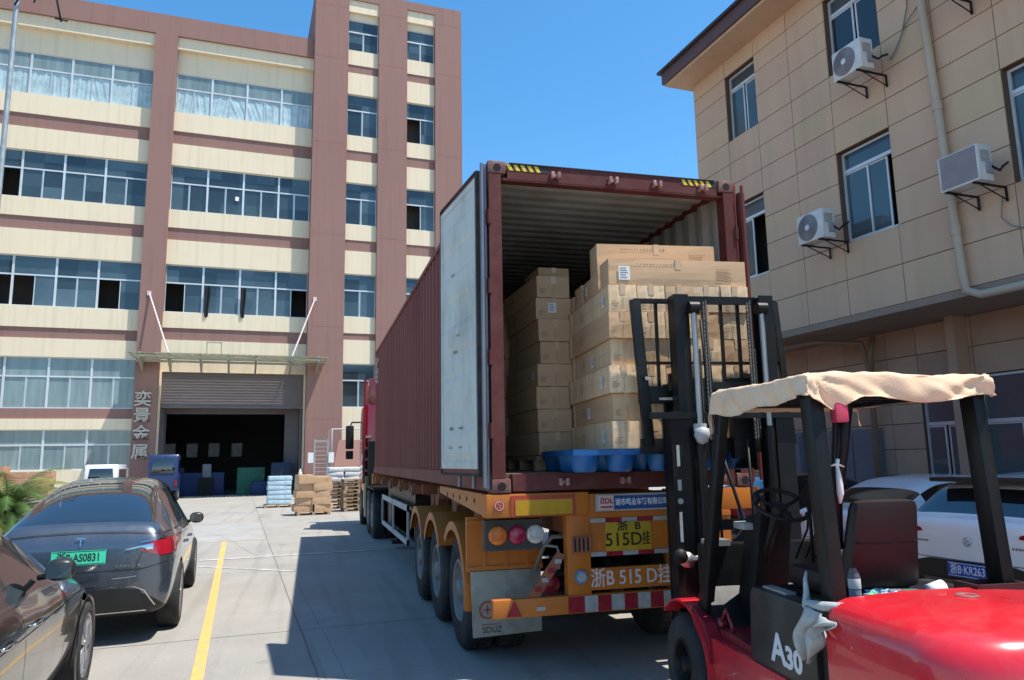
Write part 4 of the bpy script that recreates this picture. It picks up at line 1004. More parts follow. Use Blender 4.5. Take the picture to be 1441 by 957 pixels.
# ============================================================ FORKLIFT
m_fred=M('forklift_red',(.62,.016,.028),rough=.28,var=.06,scale=2,coat=.5,dirt=(.36,.12,.10),dscale=9,damt=.3,dlo=.47,dhi=.75,bump=.02,bscale=5)
m_fredd=M('forklift_dark_red',(.24,.008,.02),rough=.35,var=.1,scale=3,coat=.3,dirt=(.12,.03,.03),dscale=4,damt=.5)
m_fgrey=M('forklift_charcoal_panel',(.018,.018,.018),rough=.42,var=.15,scale=3,dirt=(.07,.065,.06),dscale=4,damt=.5)
m_chrome=M('hydraulic_chrome',(.34,.34,.34),rough=.38,metal=.8,var=.1)
m_seat=M('dark_maroon_vinyl',(.014,.005,.006),rough=.5,var=.2,scale=6,bump=.1,bscale=30)
m_chain=M('oily_chain',(.16,.15,.14),rough=.4,metal=.8,var=.2)
def forklift():
    t=thing('forklift','red forklift with black mast and charcoal side panel reading A30','forklift',FO,PH)
    B=lambda:MB()
    # chassis
    b=B(); b.box(-.50,.50,-.1,1.55,.18,.60); b.obj('chassis',m_fred,t,bevel=.02)
    b=B(); b.prism([(-.12,.62),(1.45,.62),(1.30,.50),(1.22,.30),(1.15,.16),(-.12,.16)],'x',-.58,-.5); b.obj('side_skirt',m_fred,t,bevel=.01)
    b=B(); b.prism([(-.12,.62),(1.45,.62),(1.30,.50),(1.22,.30),(1.15,.16),(-.12,.16)],'x',.5,.58); b.obj('side_skirt',m_fred,t,bevel=.01)
    # front fender sheets: arch over the drive tyre, seen from the left rear
    for s in (-1,1):
        b=B(); P=[]
        for k in range(13):
            a=math.pi*(.0+1.0*k/12)*.80-.05
            P.append((1.68-.43*math.cos(math.pi-a)*-1*-1,.35+.43*math.sin(a)))
        P=[(1.68+.44*math.cos(a),.35+.42*math.sin(a)) for a in [math.pi*(1.05-.80*k/12) for k in range(13)]]
        xo,xi=s*.62,s*.33
        n=len(P)
        vs=[(x,p,q) for x in (xo,xi) for p,q in P]+[(x,1.68+(p-1.68)*1.035,.35+(q-.35)*1.035) for x in (xo,xi) for p,q in P]
        fs=[]
        for k in range(n-1): fs+=[(k,k+1,n+k+1,n+k),(2*n+k,3*n+k,3*n+k+1,2*n+k+1),(k,2*n+k,2*n+k+1,k+1),(n+k,n+k+1,3*n+k+1,3*n+k)]
        fs+=[(0,n,3*n,2*n),(n-1,2*n-1,4*n-1,3*n-1)]
        b.add(vs,fs); b.obj('front_fender',m_fred,t)
        b=B(); b.prism([(1.24,.2),(1.24,.62),(1.30,.70),(1.50,.775),(1.50,.66),(1.36,.56),(1.30,.42),(1.29,.2)],'x',s*.60,s*.30); b.obj('fender_web',m_fredd,t)  # darker red puts the shade of this face into its colour
    b=B(); b.hexa([(-.52,.72,.60),(.5,.72,.60),(.5,1.5,.60),(-.52,1.5,.60)],[(-.52,.72,.66),(.5,.72,.66),(.5,1.5,.68),(-.52,1.5,.68)]); b.obj('floor_plate',m_fredd,t)
    b=B(); b.hexa([(-.52,1.25,.62),(.52,1.25,.62),(.52,1.5,.70),(-.52,1.5,.70)],[(-.52,1.24,.66),(.52,1.24,.66),(.52,1.52,1.0),(-.52,1.52,1.0)]); b.obj('toe_board',m_black,t)
    # side panels with A30
    for s in (-1,1):
        b=B(); b.prism([(.03,.62),(.70,.60),(.74,.66),(.70,1.0),(.66,1.03),(.03,1.03)],'x',s*.565,s*.45); sp=b.obj('side_panel',m_fgrey,t,bevel=.015)
        if s<0:
            mw=M('white_decal',(.70,.70,.70),rough=.4,var=0)
            # reads from the left: right of the glyphs points to the rear (-v)
            base=Matrix(((0,0,-1),(-1,0,0),(0,1,0))).to_4x4()
            text('panel_lettering','A',.21,mw,sp,Matrix.Translation((-.568,.40,.745))@base,.0012,1.05,.006)
            text('panel_lettering','30',.15,mw,sp,Matrix.Translation((-.568,.245,.725))@base,.0012,1.1,.006)
    b=B(); b.hexa([(-.45,-.1,.9),(.45,-.1,.9),(.45,.68,.9),(-.45,.68,.9)],[(-.45,-.1,1.045),(.45,-.1,1.045),(.45,.66,1.035),(-.45,.66,1.035)]); b.obj('engine_hood',m_black,t,bevel=.01)
    for s in (-1,1):
        b=B(); b.box(s*.54,s*.46,-.125,.025,.2,1.03); b.obj('rear_post',m_black,t)
    b=B(); b.box(-.53,-.47,.35,.6,1.032,1.045); b.obj('step_pad',m_steel,t)
    # counterweight
    def cw(u,v):
        pass
    b=B(); N=28
    prof=[]  # outline in plan: superellipse-ish from front-left round the back to front-right
    pts=[(-.60,-.13)]
    for k in range(13):
        a=math.pi+math.pi/2*k/12; pts.append((-.60+.34+.34*math.cos(a),-.72+.30*math.sin(a)))
    for k in range(13):
        a=1.5*math.pi+math.pi/2*k/12; pts.append((.60-.34+.34*math.cos(a),-.72+.30*math.sin(a)))
    pts.append((.60,-.13))
    lv=[(.22,.98,0),(.40,1.0,0),(.80,1.0,0),(.97,.995,0),(1.03,.975,0),(1.075,.94,0),(1.10,.89,0),(1.118,.80,0),(1.130,.5,0),(1.135,.2,0)]
    vs=[];n=len(pts)
    for z,k,_ in lv:
        for (u,v) in pts: vs.append((u*k,-.13+(v+.13)*k*(1 if z<1 else 1)-(0),z-.03*abs(u)*(1 if z>1 else 0)))
    fs=[(i*n+j,i*n+j+1,(i+1)*n+j+1,(i+1)*n+j) for i in range(len(lv)-1) for j in range(n-1)]
    b.smooth=True; b.add(vs,fs); b.smooth=False
    m=len(lv)-1; b.add([vs[m*n+j] for j in range(n)],[tuple(range(n))]); b.add([vs[j] for j in range(n)],[tuple(range(n))[::-1]])
    b.add([(-.6,-.13,.22),(.6,-.13,.22),(.6,-.13,1.0),(-.6,-.13,1.0),(-.2,-.13,1.12),(.2,-.13,1.12)],[(0,1,2,5,4,3)])
    c=b.obj('counterweight',m_fred,t)
    b=B(); b.lathe([(.035,1.128),(.042,1.134),(.05,1.128)],(-.02,-.35,0),'z',16); b.cyl((-.02,-.35,1.1),(-.02,-.35,1.126),.035,seg=14); b.obj('lifting_eye',M('bare_iron',(.2,.08,.08),rough=.5),c)
    b=B(); b.tube([(-.594,-.45,.25),(-.594,-.45,.8),(-.585,-.45,.97),(-.575,-.45,1.02)],.003,6); b.obj('cover_seam',m_dark,c)
    b=B()
    for k in range(7): b.box(-.3,.3,-1.02,-1.0,.5+k*.05,.525+k*.05)
    b.obj('rear_vents',m_dark,c)
    # wheels
    for s in (-1,1):
        wheel(t,B,s*.61,1.68,.345,.335,.23,s,rim_r=.18,mrim=m_black)
        wheel(t,B,s*.56,-.28+.0,.27,.27,.17,s,rim_r=.13,mrim=m_black)
    # overhead guard
    for s in (-1,1):
        b=B(); x0,x1=(-.545,-.47) if s<0 else (.375,.445)
        b.hexa([(x0,-.13,1.02),(x1,-.13,1.02),(x1,-.02,1.02),(x0,-.02,1.02)],
               [(x0,-.06,2.12),(x1,-.06,2.12),(x1,.045,2.12),(x0,.045,2.12)])
        b.obj('guard_leg',m_black,t,bevel=.012)
        b=B(); x0,x1=(-.55,-.49) if s<0 else (.31,.37)
        b.hexa([(x0,1.42,.66),(x1,1.42,.66),(x1,1.56,.66),(x0,1.56,.66)],[(x0,.95,2.10),(x1,.95,2.10),(x1,1.04,2.10),(x0,1.04,2.10)])
        b.obj('guard_leg',m_black,t,bevel=.012)
        b=B(); x0,x1=(-.55,-.49) if s<0 else (.385,.44); b.box(x0,x1,-.07,1.04,2.07,2.14); b.obj('guard_side_rail',m_black,t,bevel=.01)
    for v in (-.06,.96):
        b=B(); b.box(-.5,.4,v,v+.07,2.075,2.135); b.obj('guard_cross_rail',m_black,t)
    for k in range(6):
        b=B(); b.box(-.49,.38,.1+k*.14,.13+k*.14,2.09,2.12); b.obj('guard_slat',m_black,t)
    # mast: outer channels, raised inner channels
    for s in (-1,1):
        b=B(); b.box(s*.50,s*.42,1.98,2.14,.12,2.12); b.box(s*.505,s*.36,2.13,2.15,.12,2.12); b.box(s*.505,s*.36,1.965,1.985,.12,2.12); b.obj('outer_mast_rail',m_black,t)
        b=B(); b.box(s*.42,s*.33,1.995,2.12,.55,3.05); b.box(s*.42,s*.30,2.10,2.125,.55,3.05); b.box(s*.42,s*.30,1.985,2.0,.55,3.05); b.obj('inner_mast_rail',m_black,t)
        b=B(); b.cyl((s*.285,1.93,.15),(s*.285,1.93,1.98),.036,seg=14); b.obj('lift_cylinder',m_black,t)
        b=B(); b.cyl((s*.285,1.93,1.96),(s*.285,1.93,2.02),.05,seg=16)
        if s<0: b.lathe([(.0001,1.86),(.04,1.88),(.06,1.93),(.055,1.98),(.0001,2.0)],(s*.285,1.90,0),'z',16); b.obj('cylinder_cap',M('grey_painted_cap',(.38,.38,.38),rough=.45,var=.1),t)
        b=B(); b.cyl((s*.285,1.93,2.0),(s*.285,1.93,2.92),.022,seg=12); b.obj('piston_rod',m_chrome,t)
        b=B(); b.cyl((s*.285-.04,1.93,2.93),(s*.285+.04,1.93,2.93),.05,seg=14); b.obj('chain_wheel',m_black,t)
        # leaf chain made of links
        for du,dv,z0,z1 in ((.10,0,1.9,2.98),(.055,.05,1.9,2.6)):
            b=B(); z=z0
            uu=s*.285-s*du if s>0 else -.285+du
            while z<z1:
                b.box(uu-.016,uu-.006,1.94+dv,1.962+dv,z,z+.026); b.box(uu+.006,uu+.016,1.94+dv,1.962+dv,z+.013,z+.039); b.cyl((uu-.018,1.951+dv,z+.013),(uu+.018,1.951+dv,z+.013),.006,seg=6); z+=.032
            b.obj('lift_chain',m_chain,t)
    for z0,z1,u,nm in ((2.06,2.14,.68,'outer_cross_member'),(3.0,3.06,.33,'inner_cross_member'),(.3,.42,.42,'outer_cross_member'),(1.2,1.28,.42,'outer_cross_member'),(2.3,2.36,.33,'inner_cross_member')):
        b=B(); b.box(-u,u,2.13 if u>.4 else 2.12,2.17 if u>.4 else 2.15,z0,z1) if nm[0]=='o' and u<.6 else (b.box(-u,u,1.93,1.965,z0,z1-.03) if u>.6 else b.box(-u,u,2.10,2.14,z0,z1)); b.obj(nm,m_black,t)
    # hoses inside the mast
    b=B(); 
    for k in range(2): b.tube([(-.12-k*.04,2.02,.6),(-.13-k*.04,2.0,1.5),(-.14-k*.04,2.0,2.4),(-.16-k*.04,2.0,2.85)],.011,6)
    b.tube([(.05,1.98,.5),(.08,1.95,1.0),(.0,1.95,1.4),(-.1,1.98,1.8)],.013,6); b.tube([(.12,1.98,.5),(.2,1.93,.9),(.1,1.92,1.3),(.12,1.98,1.9)],.011,6)
    b.obj('hydraulic_hose',m_plastic,t)
    # carriage and load backrest (shifted to the left)
    c0=-.05
    for z0,z1,nm in ((1.80,1.92,'carriage_bar'),(2.20,2.34,'carriage_bar')):
        b=B(); b.box(c0-.60,c0+.60,2.24,2.29,z0,z1); b.obj(nm,m_black,t,bevel=.006)
    b=B(); b.box(c0-.25,c0-.05,2.17,2.24,1.75,2.40); b.box(c0+.15,c0+.33,2.17,2.24,1.75,2.40); b.obj('carriage_plate',m_black,t)
    for u0,u1 in ((-.69,-.605),(.56,.61)):
        b=B(); b.hexa([(u0+.06,2.22,1.86),(u1+.06,2.22,1.86),(u1+.06,2.27,1.86),(u0+.06,2.27,1.86)],[(u0,2.25,3.06),(u1,2.25,3.06),(u1,2.30,3.06),(u0,2.30,3.06)]); b.obj('backrest_post',m_black,t,bevel=.005)
    b=B(); b.box(-.66,.60,2.25,2.29,3.03,3.07); br=b.obj('backrest_top_bar',m_black,t,bevel=.005)
    b=B(); b.box(-.62,.60,2.26,2.28,2.52,2.545); b.obj('backrest_middle_bar',m_black,t)
    for u in (-.47,-.28,-.06,.10,.25,.42):
        b=B(); b.box(u-.012,u+.012,2.26,2.285,2.33,3.04); b.obj('backrest_rod',m_black,t)
    for u in (-.42,.22):
        b=B(); b.box(u,u+.12,2.30,3.45,1.67,1.71); b.box(u,u+.12,2.29,2.335,1.67,2.36); b.obj('fork',m_black,t)
        b=B(); b.box(u+.02,u+.10,2.21,2.26,2.36,2.44); b.box(u+.0,u+.12,2.2,2.24,2.30,2.36); b.obj('fork_latch',m_plastic,t)
    b=B(); b.cyl((-.56,2.215,2.10),(-.56,2.205,2.10),.016,seg=10); b.cyl((-.60,2.205,2.40),(-.60,2.195,2.40),.016,seg=10); b.obj('backrest_bolt',m_steel,t)
    b=B(); b.box(-.5,-.28,2.205,2.215,2.225,2.245); b.box(-.12,.12,2.205,2.215,2.225,2.245); b.obj('carriage_slot',m_steel,t)
    # side stickers on the outer mast
    b=B(); b.box(-.472,-.448,1.962,1.965,1.70,1.86); b.obj('mast_sticker',m_wht,t)
    b=B(); b.box(-.475,-.445,1.962,1.964,1.52,1.60); b.obj('mast_sticker',m_wht,t)
    b=B(); b.box(-.475,-.452,1.962,1.965,1.14,1.36); b.obj('mast_sticker',m_wht,t)
    b=B(); b.cyl((-.46,1.96,1.44),(-.46,1.965,1.44),.022,seg=16); b.obj('mast_sticker',m_wht,t)
    # head lamp and work lights on mast/guard
    b=B(); b.lathe([(.0001,0),(.055,.01),(.06,.05),(.04,.09),(.0001,.1)],(-.46,1.86,1.02),'y',18); b.tube([(-.46,1.9,1.02),(-.38,1.85,1.04),(-.34,1.85,.98)],.02,8); b.obj('head_lamp',m_chrome,t)
    b=B(); b.lathe([(.0001,0),(.05,.005),(.055,.03)],(-.52,1.84,1.05),'y',18); b.obj('lamp_housing',m_plastic,t)
    # dashboard, column, wheel
    b=B(); b.box(-.52,.5,1.44,1.56,.68,1.18); b.obj('cowl',m_black,t,bevel=.02)
    b=B(); b.hexa([(-.30,1.25,.68),(-.05,1.25,.68),(-.05,1.48,.68),(-.30,1.48,.68)],[(-.32,.98,1.42),(-.10,.98,1.42),(-.10,1.2,1.38),(-.32,1.2,1.38)]); b.obj('dashboard',m_plastic,t,bevel=.02)
    b=B(); b.box(-.50,-.34,1.40,1.52,1.17,1.21); b.obj('dash_tray',m_steel,t)
    b=B(); b.box(-.38,-.2,1.1,1.26,1.30,1.345); b.obj('gauge_cover',M('grey_plastic',(.36,.36,.36),rough=.4),t,bevel=.01)
    b=B(); b.tube([(-.24,1.2,1.0),(-.25,.98,1.3),(-.26,.88,1.455)],.03,10); b.obj('steering_column',m_plastic,t)
    # wheel: tilted torus
    nrm=Vector((0,-.50,.866)).normalized(); C_=Vector((-.275,.80,1.475)); e1=Vector((1,0,0)); e2=nrm.cross(e1)
    b=B(); Rr=.165; pts=[C_+e1*(Rr*math.cos(2*math.pi*k/36))+e2*(Rr*math.sin(2*math.pi*k/36)) for k in range(37)]
    b.tube(pts,.0135,8)
    for a in (.4,2.5,4.7): b.tube([C_-nrm*.03,C_-nrm*.02+(e1*math.cos(a)+e2*math.sin(a))*.08,C_+(e1*math.cos(a)+e2*math.sin(a))*Rr],.012,7)
    b.cyl(C_-nrm*.05,C_-nrm*.01,.045,seg=18)
    sw=b.obj('steering_wheel',m_plastic,t)
    b=B(); kb=C_+e1*(-.15)+e2*(.03); b.cyl(kb,kb+nrm*.05,.02,seg=12); b.obj('spinner_knob',m_plastic,sw)
    for k in range(3):
        b=B(); u=.02+k*.07; b.tube([(u,1.2,1.1),(u+.01,1.05,1.3),(u+.01,1.03,1.38)],.008,6); b.lathe([(.0001,0),(.018,.008),(.02,.025),(.0001,.04)],(u+.01,1.03,1.375),'z',10); b.obj('control_lever',m_plastic,t)
    # hip rail beside seat
    for u in (.06,-.02): 
        b=B(); b.tube([(u-.1,.75,.95),(u-.1,.75,1.50),(u-.1,.70,1.53),(u-.1,.60,1.53)],.011,6); b.obj('grab_bar',m_black,t)
    # seat
    b=B(); b.box(-.37,.04,.10,.62,1.04,1.16); s_=b.obj('seat_cushion',m_seat,t,bevel=.045)
    b=B(); b.hexa([(-.365,.02,1.10),(.035,.02,1.10),(.035,.15,1.10),(-.365,.15,1.10)],[(-.34,-.07,1.545),(.005,-.07,1.545),(.005,.02,1.545),(-.34,.02,1.545)]); s_=b.obj('seat_back',m_seat,t,bevel=.045)
    b=B(); b.tube([(-.33,-.022,1.335),(-.15,-.025,1.33),(.0,-.022,1.335)],.006,6); b.obj('seat_seam',m_black,s_)
    # brake lever on floor, red lever block
    b=B(); b.lathe([(.0001,0),(.035,.005),(.035,.05),(.0001,.055)],(-.52,1.28,.70),'x',14); b.tube([(-.5,1.28,.68),(-.49,1.2,.80),(-.48,1.16,.72),(-.47,1.14,.66)],.012,6); b.obj('pedal_linkage',m_fredd,t)
    b=B(); rr=random.Random(4)
    for k in range(7):
        a=Vector((-.45+rr.random()*.35,1.5+rr.random()*.3,.75+rr.random()*.45)); b.tube([a,a+Vector((rr.uniform(-.1,.1),rr.uniform(0,.2),rr.uniform(-.2,.1))),a+Vector((rr.uniform(-.1,.2),.3,rr.uniform(-.3,.0)))],.012,6)
    b.obj('valve_hoses',m_plastic,t)
    b=B(); b.box(-.30,.05,1.6,1.85,.55,.95)
    for k in range(4): b.cyl((-.36+k*.09,1.58,.9),(-.36+k*.09,1.58,1.0),.025,seg=10)
    b.obj('valve_block',M('oily_metal',(.10,.10,.10),rough=.4,metal=.7,var=.4,scale=20),t)
    # red lamp under the guard at the rear left
    b=B(); b.box(-.43,-.36,-.10,-.04,1.93,2.03); b.obj('rear_lamp',M('pink_red_lamp',(.55,.05,.10),rough=.3),t,bevel=.012)
    b=B(); b.tube([(-.41,-.05,1.95),(-.40,-.02,1.85),(-.41,0,1.7),(-.42,.0,1.5)],.012,6); b.obj('lamp_cable',m_plastic,t)
    b=B(); b.tube([(-.35,-.05,2.0),(-.345,.0,1.8),(-.37,.05,1.6),(-.36,.1,1.3)],.028,8); b.obj('folded_belt',m_black,t)
forklift()
def forklift_items():
    T=TF
    # cloth thrown over the guard roof
    m_cl=M('peach_cloth',(.78,.54,.36),rough=.9,spec=.2,var=.07,scale=6,bump=.3,bscale=160,dirt=(.55,.34,.21),dscale=5,damt=.5,dlo=.5,dhi=.75)
    b=MB(T)
    r=random.Random(9)
    from mathutils import noise as _n
    def NZ(a,b_,c_): return _n.noise(Vector((a,b_,c_)))*1.6
    N=64;Mv=56
    def fn(a,c):
        # a: across (u), c: along (v); the sheet overshoots the guard and hangs down
        U=-.80+1.49*a; V=-.34+1.62*c
        z=2.172; u,v=U,V
        du=max(0,(-U-.565) if U<0 else (U-.455)); dv0=max(0,-.085-V); dv1=max(0,V-1.05)
        side=1 if U>0 else -1
        lim=.115+.03*math.sin(V*5+1)
        if U<0: lim=.115+.03*math.sin(V*2.2-.4)+.02*NZ(V*3,1.,.3)
        # corners hang lower, middle of each rail is gathered up
        corner=max(0,1-abs(U+.44)/.16)
        du=min(du,lim if U<0 else .10); 
        if du>0: u=side*((.565 if U<0 else .455)+.02*(1-math.exp(-du*20))+.008*NZ(V*5,U,2.))
        sag=.105+.035*NZ(U*2.6,.5,4.)+.02*math.cos(U*2.8)
        dv0=min(dv0,sag+.075*corner)
        if dv0>0: v=-.085-.02*(1-math.exp(-dv0*20))-.02*NZ(U*6,V*2,7.)
        z-=max(du,dv0)
        dv1=min(dv1,.12)
        if dv1>0: v=1.05+.02*(1-math.exp(-dv1*20)); z-=dv1
        if du==0 and dv0==0 and dv1==0:
            z+=.016*NZ(U*3,V*3,1.)+.004*NZ(U*11,V*9,5.)
        z+=.005*abs(NZ(U*7+V*3,V*12,2.5))+.001*NZ(U*24,V*20,1.5)
        # rounded shoulders and wrinkle ridges fanning from the corners
        d1=math.hypot(U+.55,V+.08); d2=math.hypot(U-.45,V+.08)
        for d,cx in ((d1,-.55),(d2,.45)):
            ang=math.atan2(V+.08,U-cx); z+=.012*NZ(ang*3,d*2,3.)*math.exp(-d*3); v-=.02*NZ(ang*4,d*2,8.)*math.exp(-d*3)*(1 if dv0>0 else 0)
        if dv0>0: v+=.016*NZ(U*9-dv0*14,dv0*3,6.)*min(1,dv0*9)
        if du>0: u+=.018*NZ(V*9+du*10,du*3,9.)*min(1,du*9)
        return (u,v,z)
    b.grid(fn,N*2,Mv*2)
    o=b.obj('cloth_cover',m_cl,None,recalc=False)
    tag(o,'peach coloured cloth draped over the roof guard of the forklift','cloth')
    md=o.modifiers.new('thickness','SOLIDIFY'); md.thickness=.003
    # crumpled rag tied round the rear left leg
    def rag(name,label,c,size,seed,mat,cat,st=(1,1,1)):
        rr=random.Random(seed); ph=[rr.uniform(0,6) for _ in range(6)]
        b=MB(T)
        def f(a,c_):
            th=2*math.pi*a; p=math.pi*c_
            k=1+.28*math.sin(3*th+ph[0])*math.sin(2*p)+.2*math.sin(7*th+ph[1]+3*p)+.13*math.sin(11*p+ph[2]+th)+.08*math.sin(17*th+ph[3]-5*p)
            x,y,z=math.sin(p)*math.cos(th)*st[0],math.sin(p)*math.sin(th)*st[1],math.cos(p)*st[2]
            return (c[0]+x*size*k,c[1]+y*size*k,c[2]+z*size*k)
        b.grid(f,40,28); o=b.obj(name,mat,None); tag(o,label,cat); return o
    mg=M('crumpled_grey_plastic',(.36,.36,.34),rough=.4,var=.25,scale=25,bump=.3,bscale=40)
    b=MB(T)
    def f(a,c_):
        v=.0-.22*a; z=1.05-.04*a-.18*c_*(1-.55*a)
        return (-.612-.035*math.sin(a*11+c_*3)*(.3+c_)-.008*math.sin(a*23+c_*9)-.03*math.sin(c_*3.1),v+.06*c_-.02*math.sin(c_*9),z-.12*(1-a)*c_+.035*math.sin(a*9+1)*c_)
    b.grid(f,34,26)
    o=b.obj('plastic_rag',mg,None,recalc=False); md=o.modifiers.new('thickness','SOLIDIFY'); md.thickness=.004
    tag(o,'crumpled grey plastic rag tied around the rear left leg of the forklift','rag')
    b=MB(T); b.tube([(-.565,.06,1.20),(-.58,.05,1.16),(-.585,.04,1.10),(-.60,.02,1.05),(-.58,-.10,1.06),(-.50,-.19,1.07),(-.45,-.05,1.07)],[.006,.011,.016,.026,.024,.018,.01],8)
    o=b.obj('plastic_strip',mg,None); tag(o,'twisted grey plastic strip knotted on the rear left forklift leg','rag')
    # white ribbon hanging below the roof
    mw=M('white_ribbon',(.75,.75,.72),rough=.6,var=.05)
    b=MB(T); b.tube([(-.40,-.02,1.66),(-.40,-.02,1.72),(-.395,-.02,1.75)],[.006,.01,.012],8); b.tube([(-.44,-.02,1.715),(-.40,-.02,1.725),(-.36,-.02,1.71)],[.004,.008,.003],6)
    b.tube([(-.40,-.02,1.72),(-.395,-.02,1.65),(-.395,-.02,1.58),(-.40,-.02,1.53)],[.008,.016,.018,.006],8)
    o=b.obj('knotted_ribbon',mw,None); tag(o,'white knotted ribbon hanging beside the rear left leg of the forklift','ribbon')
    # bottles
    mb_=M('clear_bottle_plastic',(.80,.84,.88),rough=.08,var=0,trans=.85,ior=1.2); 
    mwt=M('bottle_liquid',(.55,.62,.78),rough=.05,trans=.7,var=0,ior=1.33)
    def bottle(M4,label,lab,cap,sc_=1):
        t=thing('plastic_bottle',label,'bottle'); t.matrix_world=M4
        b=MB(); s=sc_
        b.lathe([(.0001,0),(.028*s,0),(.031*s,.01*s),(.031*s,.06*s),(.0295*s,.065*s),(.031*s,.07*s),(.031*s,.13*s),(.026*s,.155*s),(.015*s,.18*s),(.0125*s,.19*s),(.0125*s,.20*s)],(0,0,0),'z',24); b.obj('bottle_body',mb_,t)
        b=MB(); b.lathe([(.0001,.002),(.027*s,.003),(.0295*s,.012*s),(.0295*s,.06*s),(.028*s,.065*s),(.0001,.066*s)],(0,0,0),'z',20); b.obj('bottle_water',mwt,t)
        b=MB(); b.lathe([(.0315*s,.07*s),(.0318*s,.071*s),(.0318*s,.12*s),(.0315*s,.121*s)],(0,0,0),'z',24); b.obj('bottle_label',lab,t)
        b=MB(); b.cyl((0,0,.197*s),(0,0,.22*s),.0155*s,seg=18); b.obj('bottle_cap',cap,t)
    mgn=M('green_label',(.10,.50,.25),rough=.5,var=.1); mbl=M('pale_blue_cap',(.35,.42,.60),rough=.4,var=0); mdg=M('dark_green_label',(.02,.10,.06),rough=.5,var=.15); mwh=M('translucent_white',(.6,.62,.6),rough=.4,var=.1)
    bottle(T@Matrix.Translation((-.335,.02,1.047)),'water bottle with pale cap standing on the forklift hood',mwh,mbl,.95)
    bottle(T@Matrix.Translation((-.17,.0,1.075))@Matrix.Rotation(R(80),4,'Z')@Matrix.Rotation(R(90),4,'X'),'bottle with dark green label lying on the forklift hood',mdg,mwh,1.0)
    bottle(T@Matrix.Translation((-.02,-.08,1.077))@Matrix.Rotation(R(100),4,'Z')@Matrix.Rotation(R(90),4,'X'),'clear empty bottle lying at the right end of the hood',mwh,mwh,.9)
    b=MB(T)
    def f(a,c_):
        return (-.30+.10*a,-.02+.06*c_,1.05+.05*math.sin(a*3.1)*math.sin(c_*3.1)+.008*math.sin(a*17+c_*9))
    b.grid(f,20,12); o=b.obj('wrapper',mgn,None); tag(o,'bright green snack wrapper lying beside the standing water bottle','wrapper')
    rag('plastic_bag','crumpled pale blue plastic bag on the hood behind the bottles',(-.20,.02,1.075),.05,6,M('pale_blue_plastic_bag',(.25,.38,.50),rough=.3,var=.3,scale=20),'plastic bag',(1.5,.6,.5))
    b=MB(T); b.lathe([(.0001,0),(.033,.0),(.042,.085),(.040,.085),(.031,.006),(.0001,.004)],(0,0,0),'z',20)
    o=b.obj('paper_cup',M('cup_white',(.7,.7,.68),rough=.5,var=.05),None); o.matrix_world=Matrix.Identity(4)
    for v_ in o.data.vertices: pass
    tm=T@Matrix.Translation((.05,.0,1.085))@Matrix.Rotation(R(82),4,'Y')@T.inverted(); o.data.transform(tm)
    tag(o,'white paper cup lying beside the maroon forklift seat','cup')
    b=MB(T); b.box(.20,.46,-.16,-.02,1.085,1.11); b.box(.2,.46,-.17,-.155,1.085,1.135); b.box(.2,.46,-.025,-.01,1.085,1.135); b.box(.19,.205,-.17,-.01,1.085,1.135); b.box(.455,.47,-.17,-.01,1.085,1.135)
    o=b.obj('plastic_tray',M('dark_maroon_tray',(.05,.015,.015),rough=.5),None); tag(o,'shallow dark tray at the foot of the rear right forklift leg','tray')
    rag('plastic_rag','small crumpled white rag beside the rear right leg of the forklift',(.56,-.20,1.135),.04,12,M('crumpled_white_plastic',(.6,.58,.55),rough=.5,var=.2,scale=25),'rag',(1.2,.8,.8))
forklift_items()
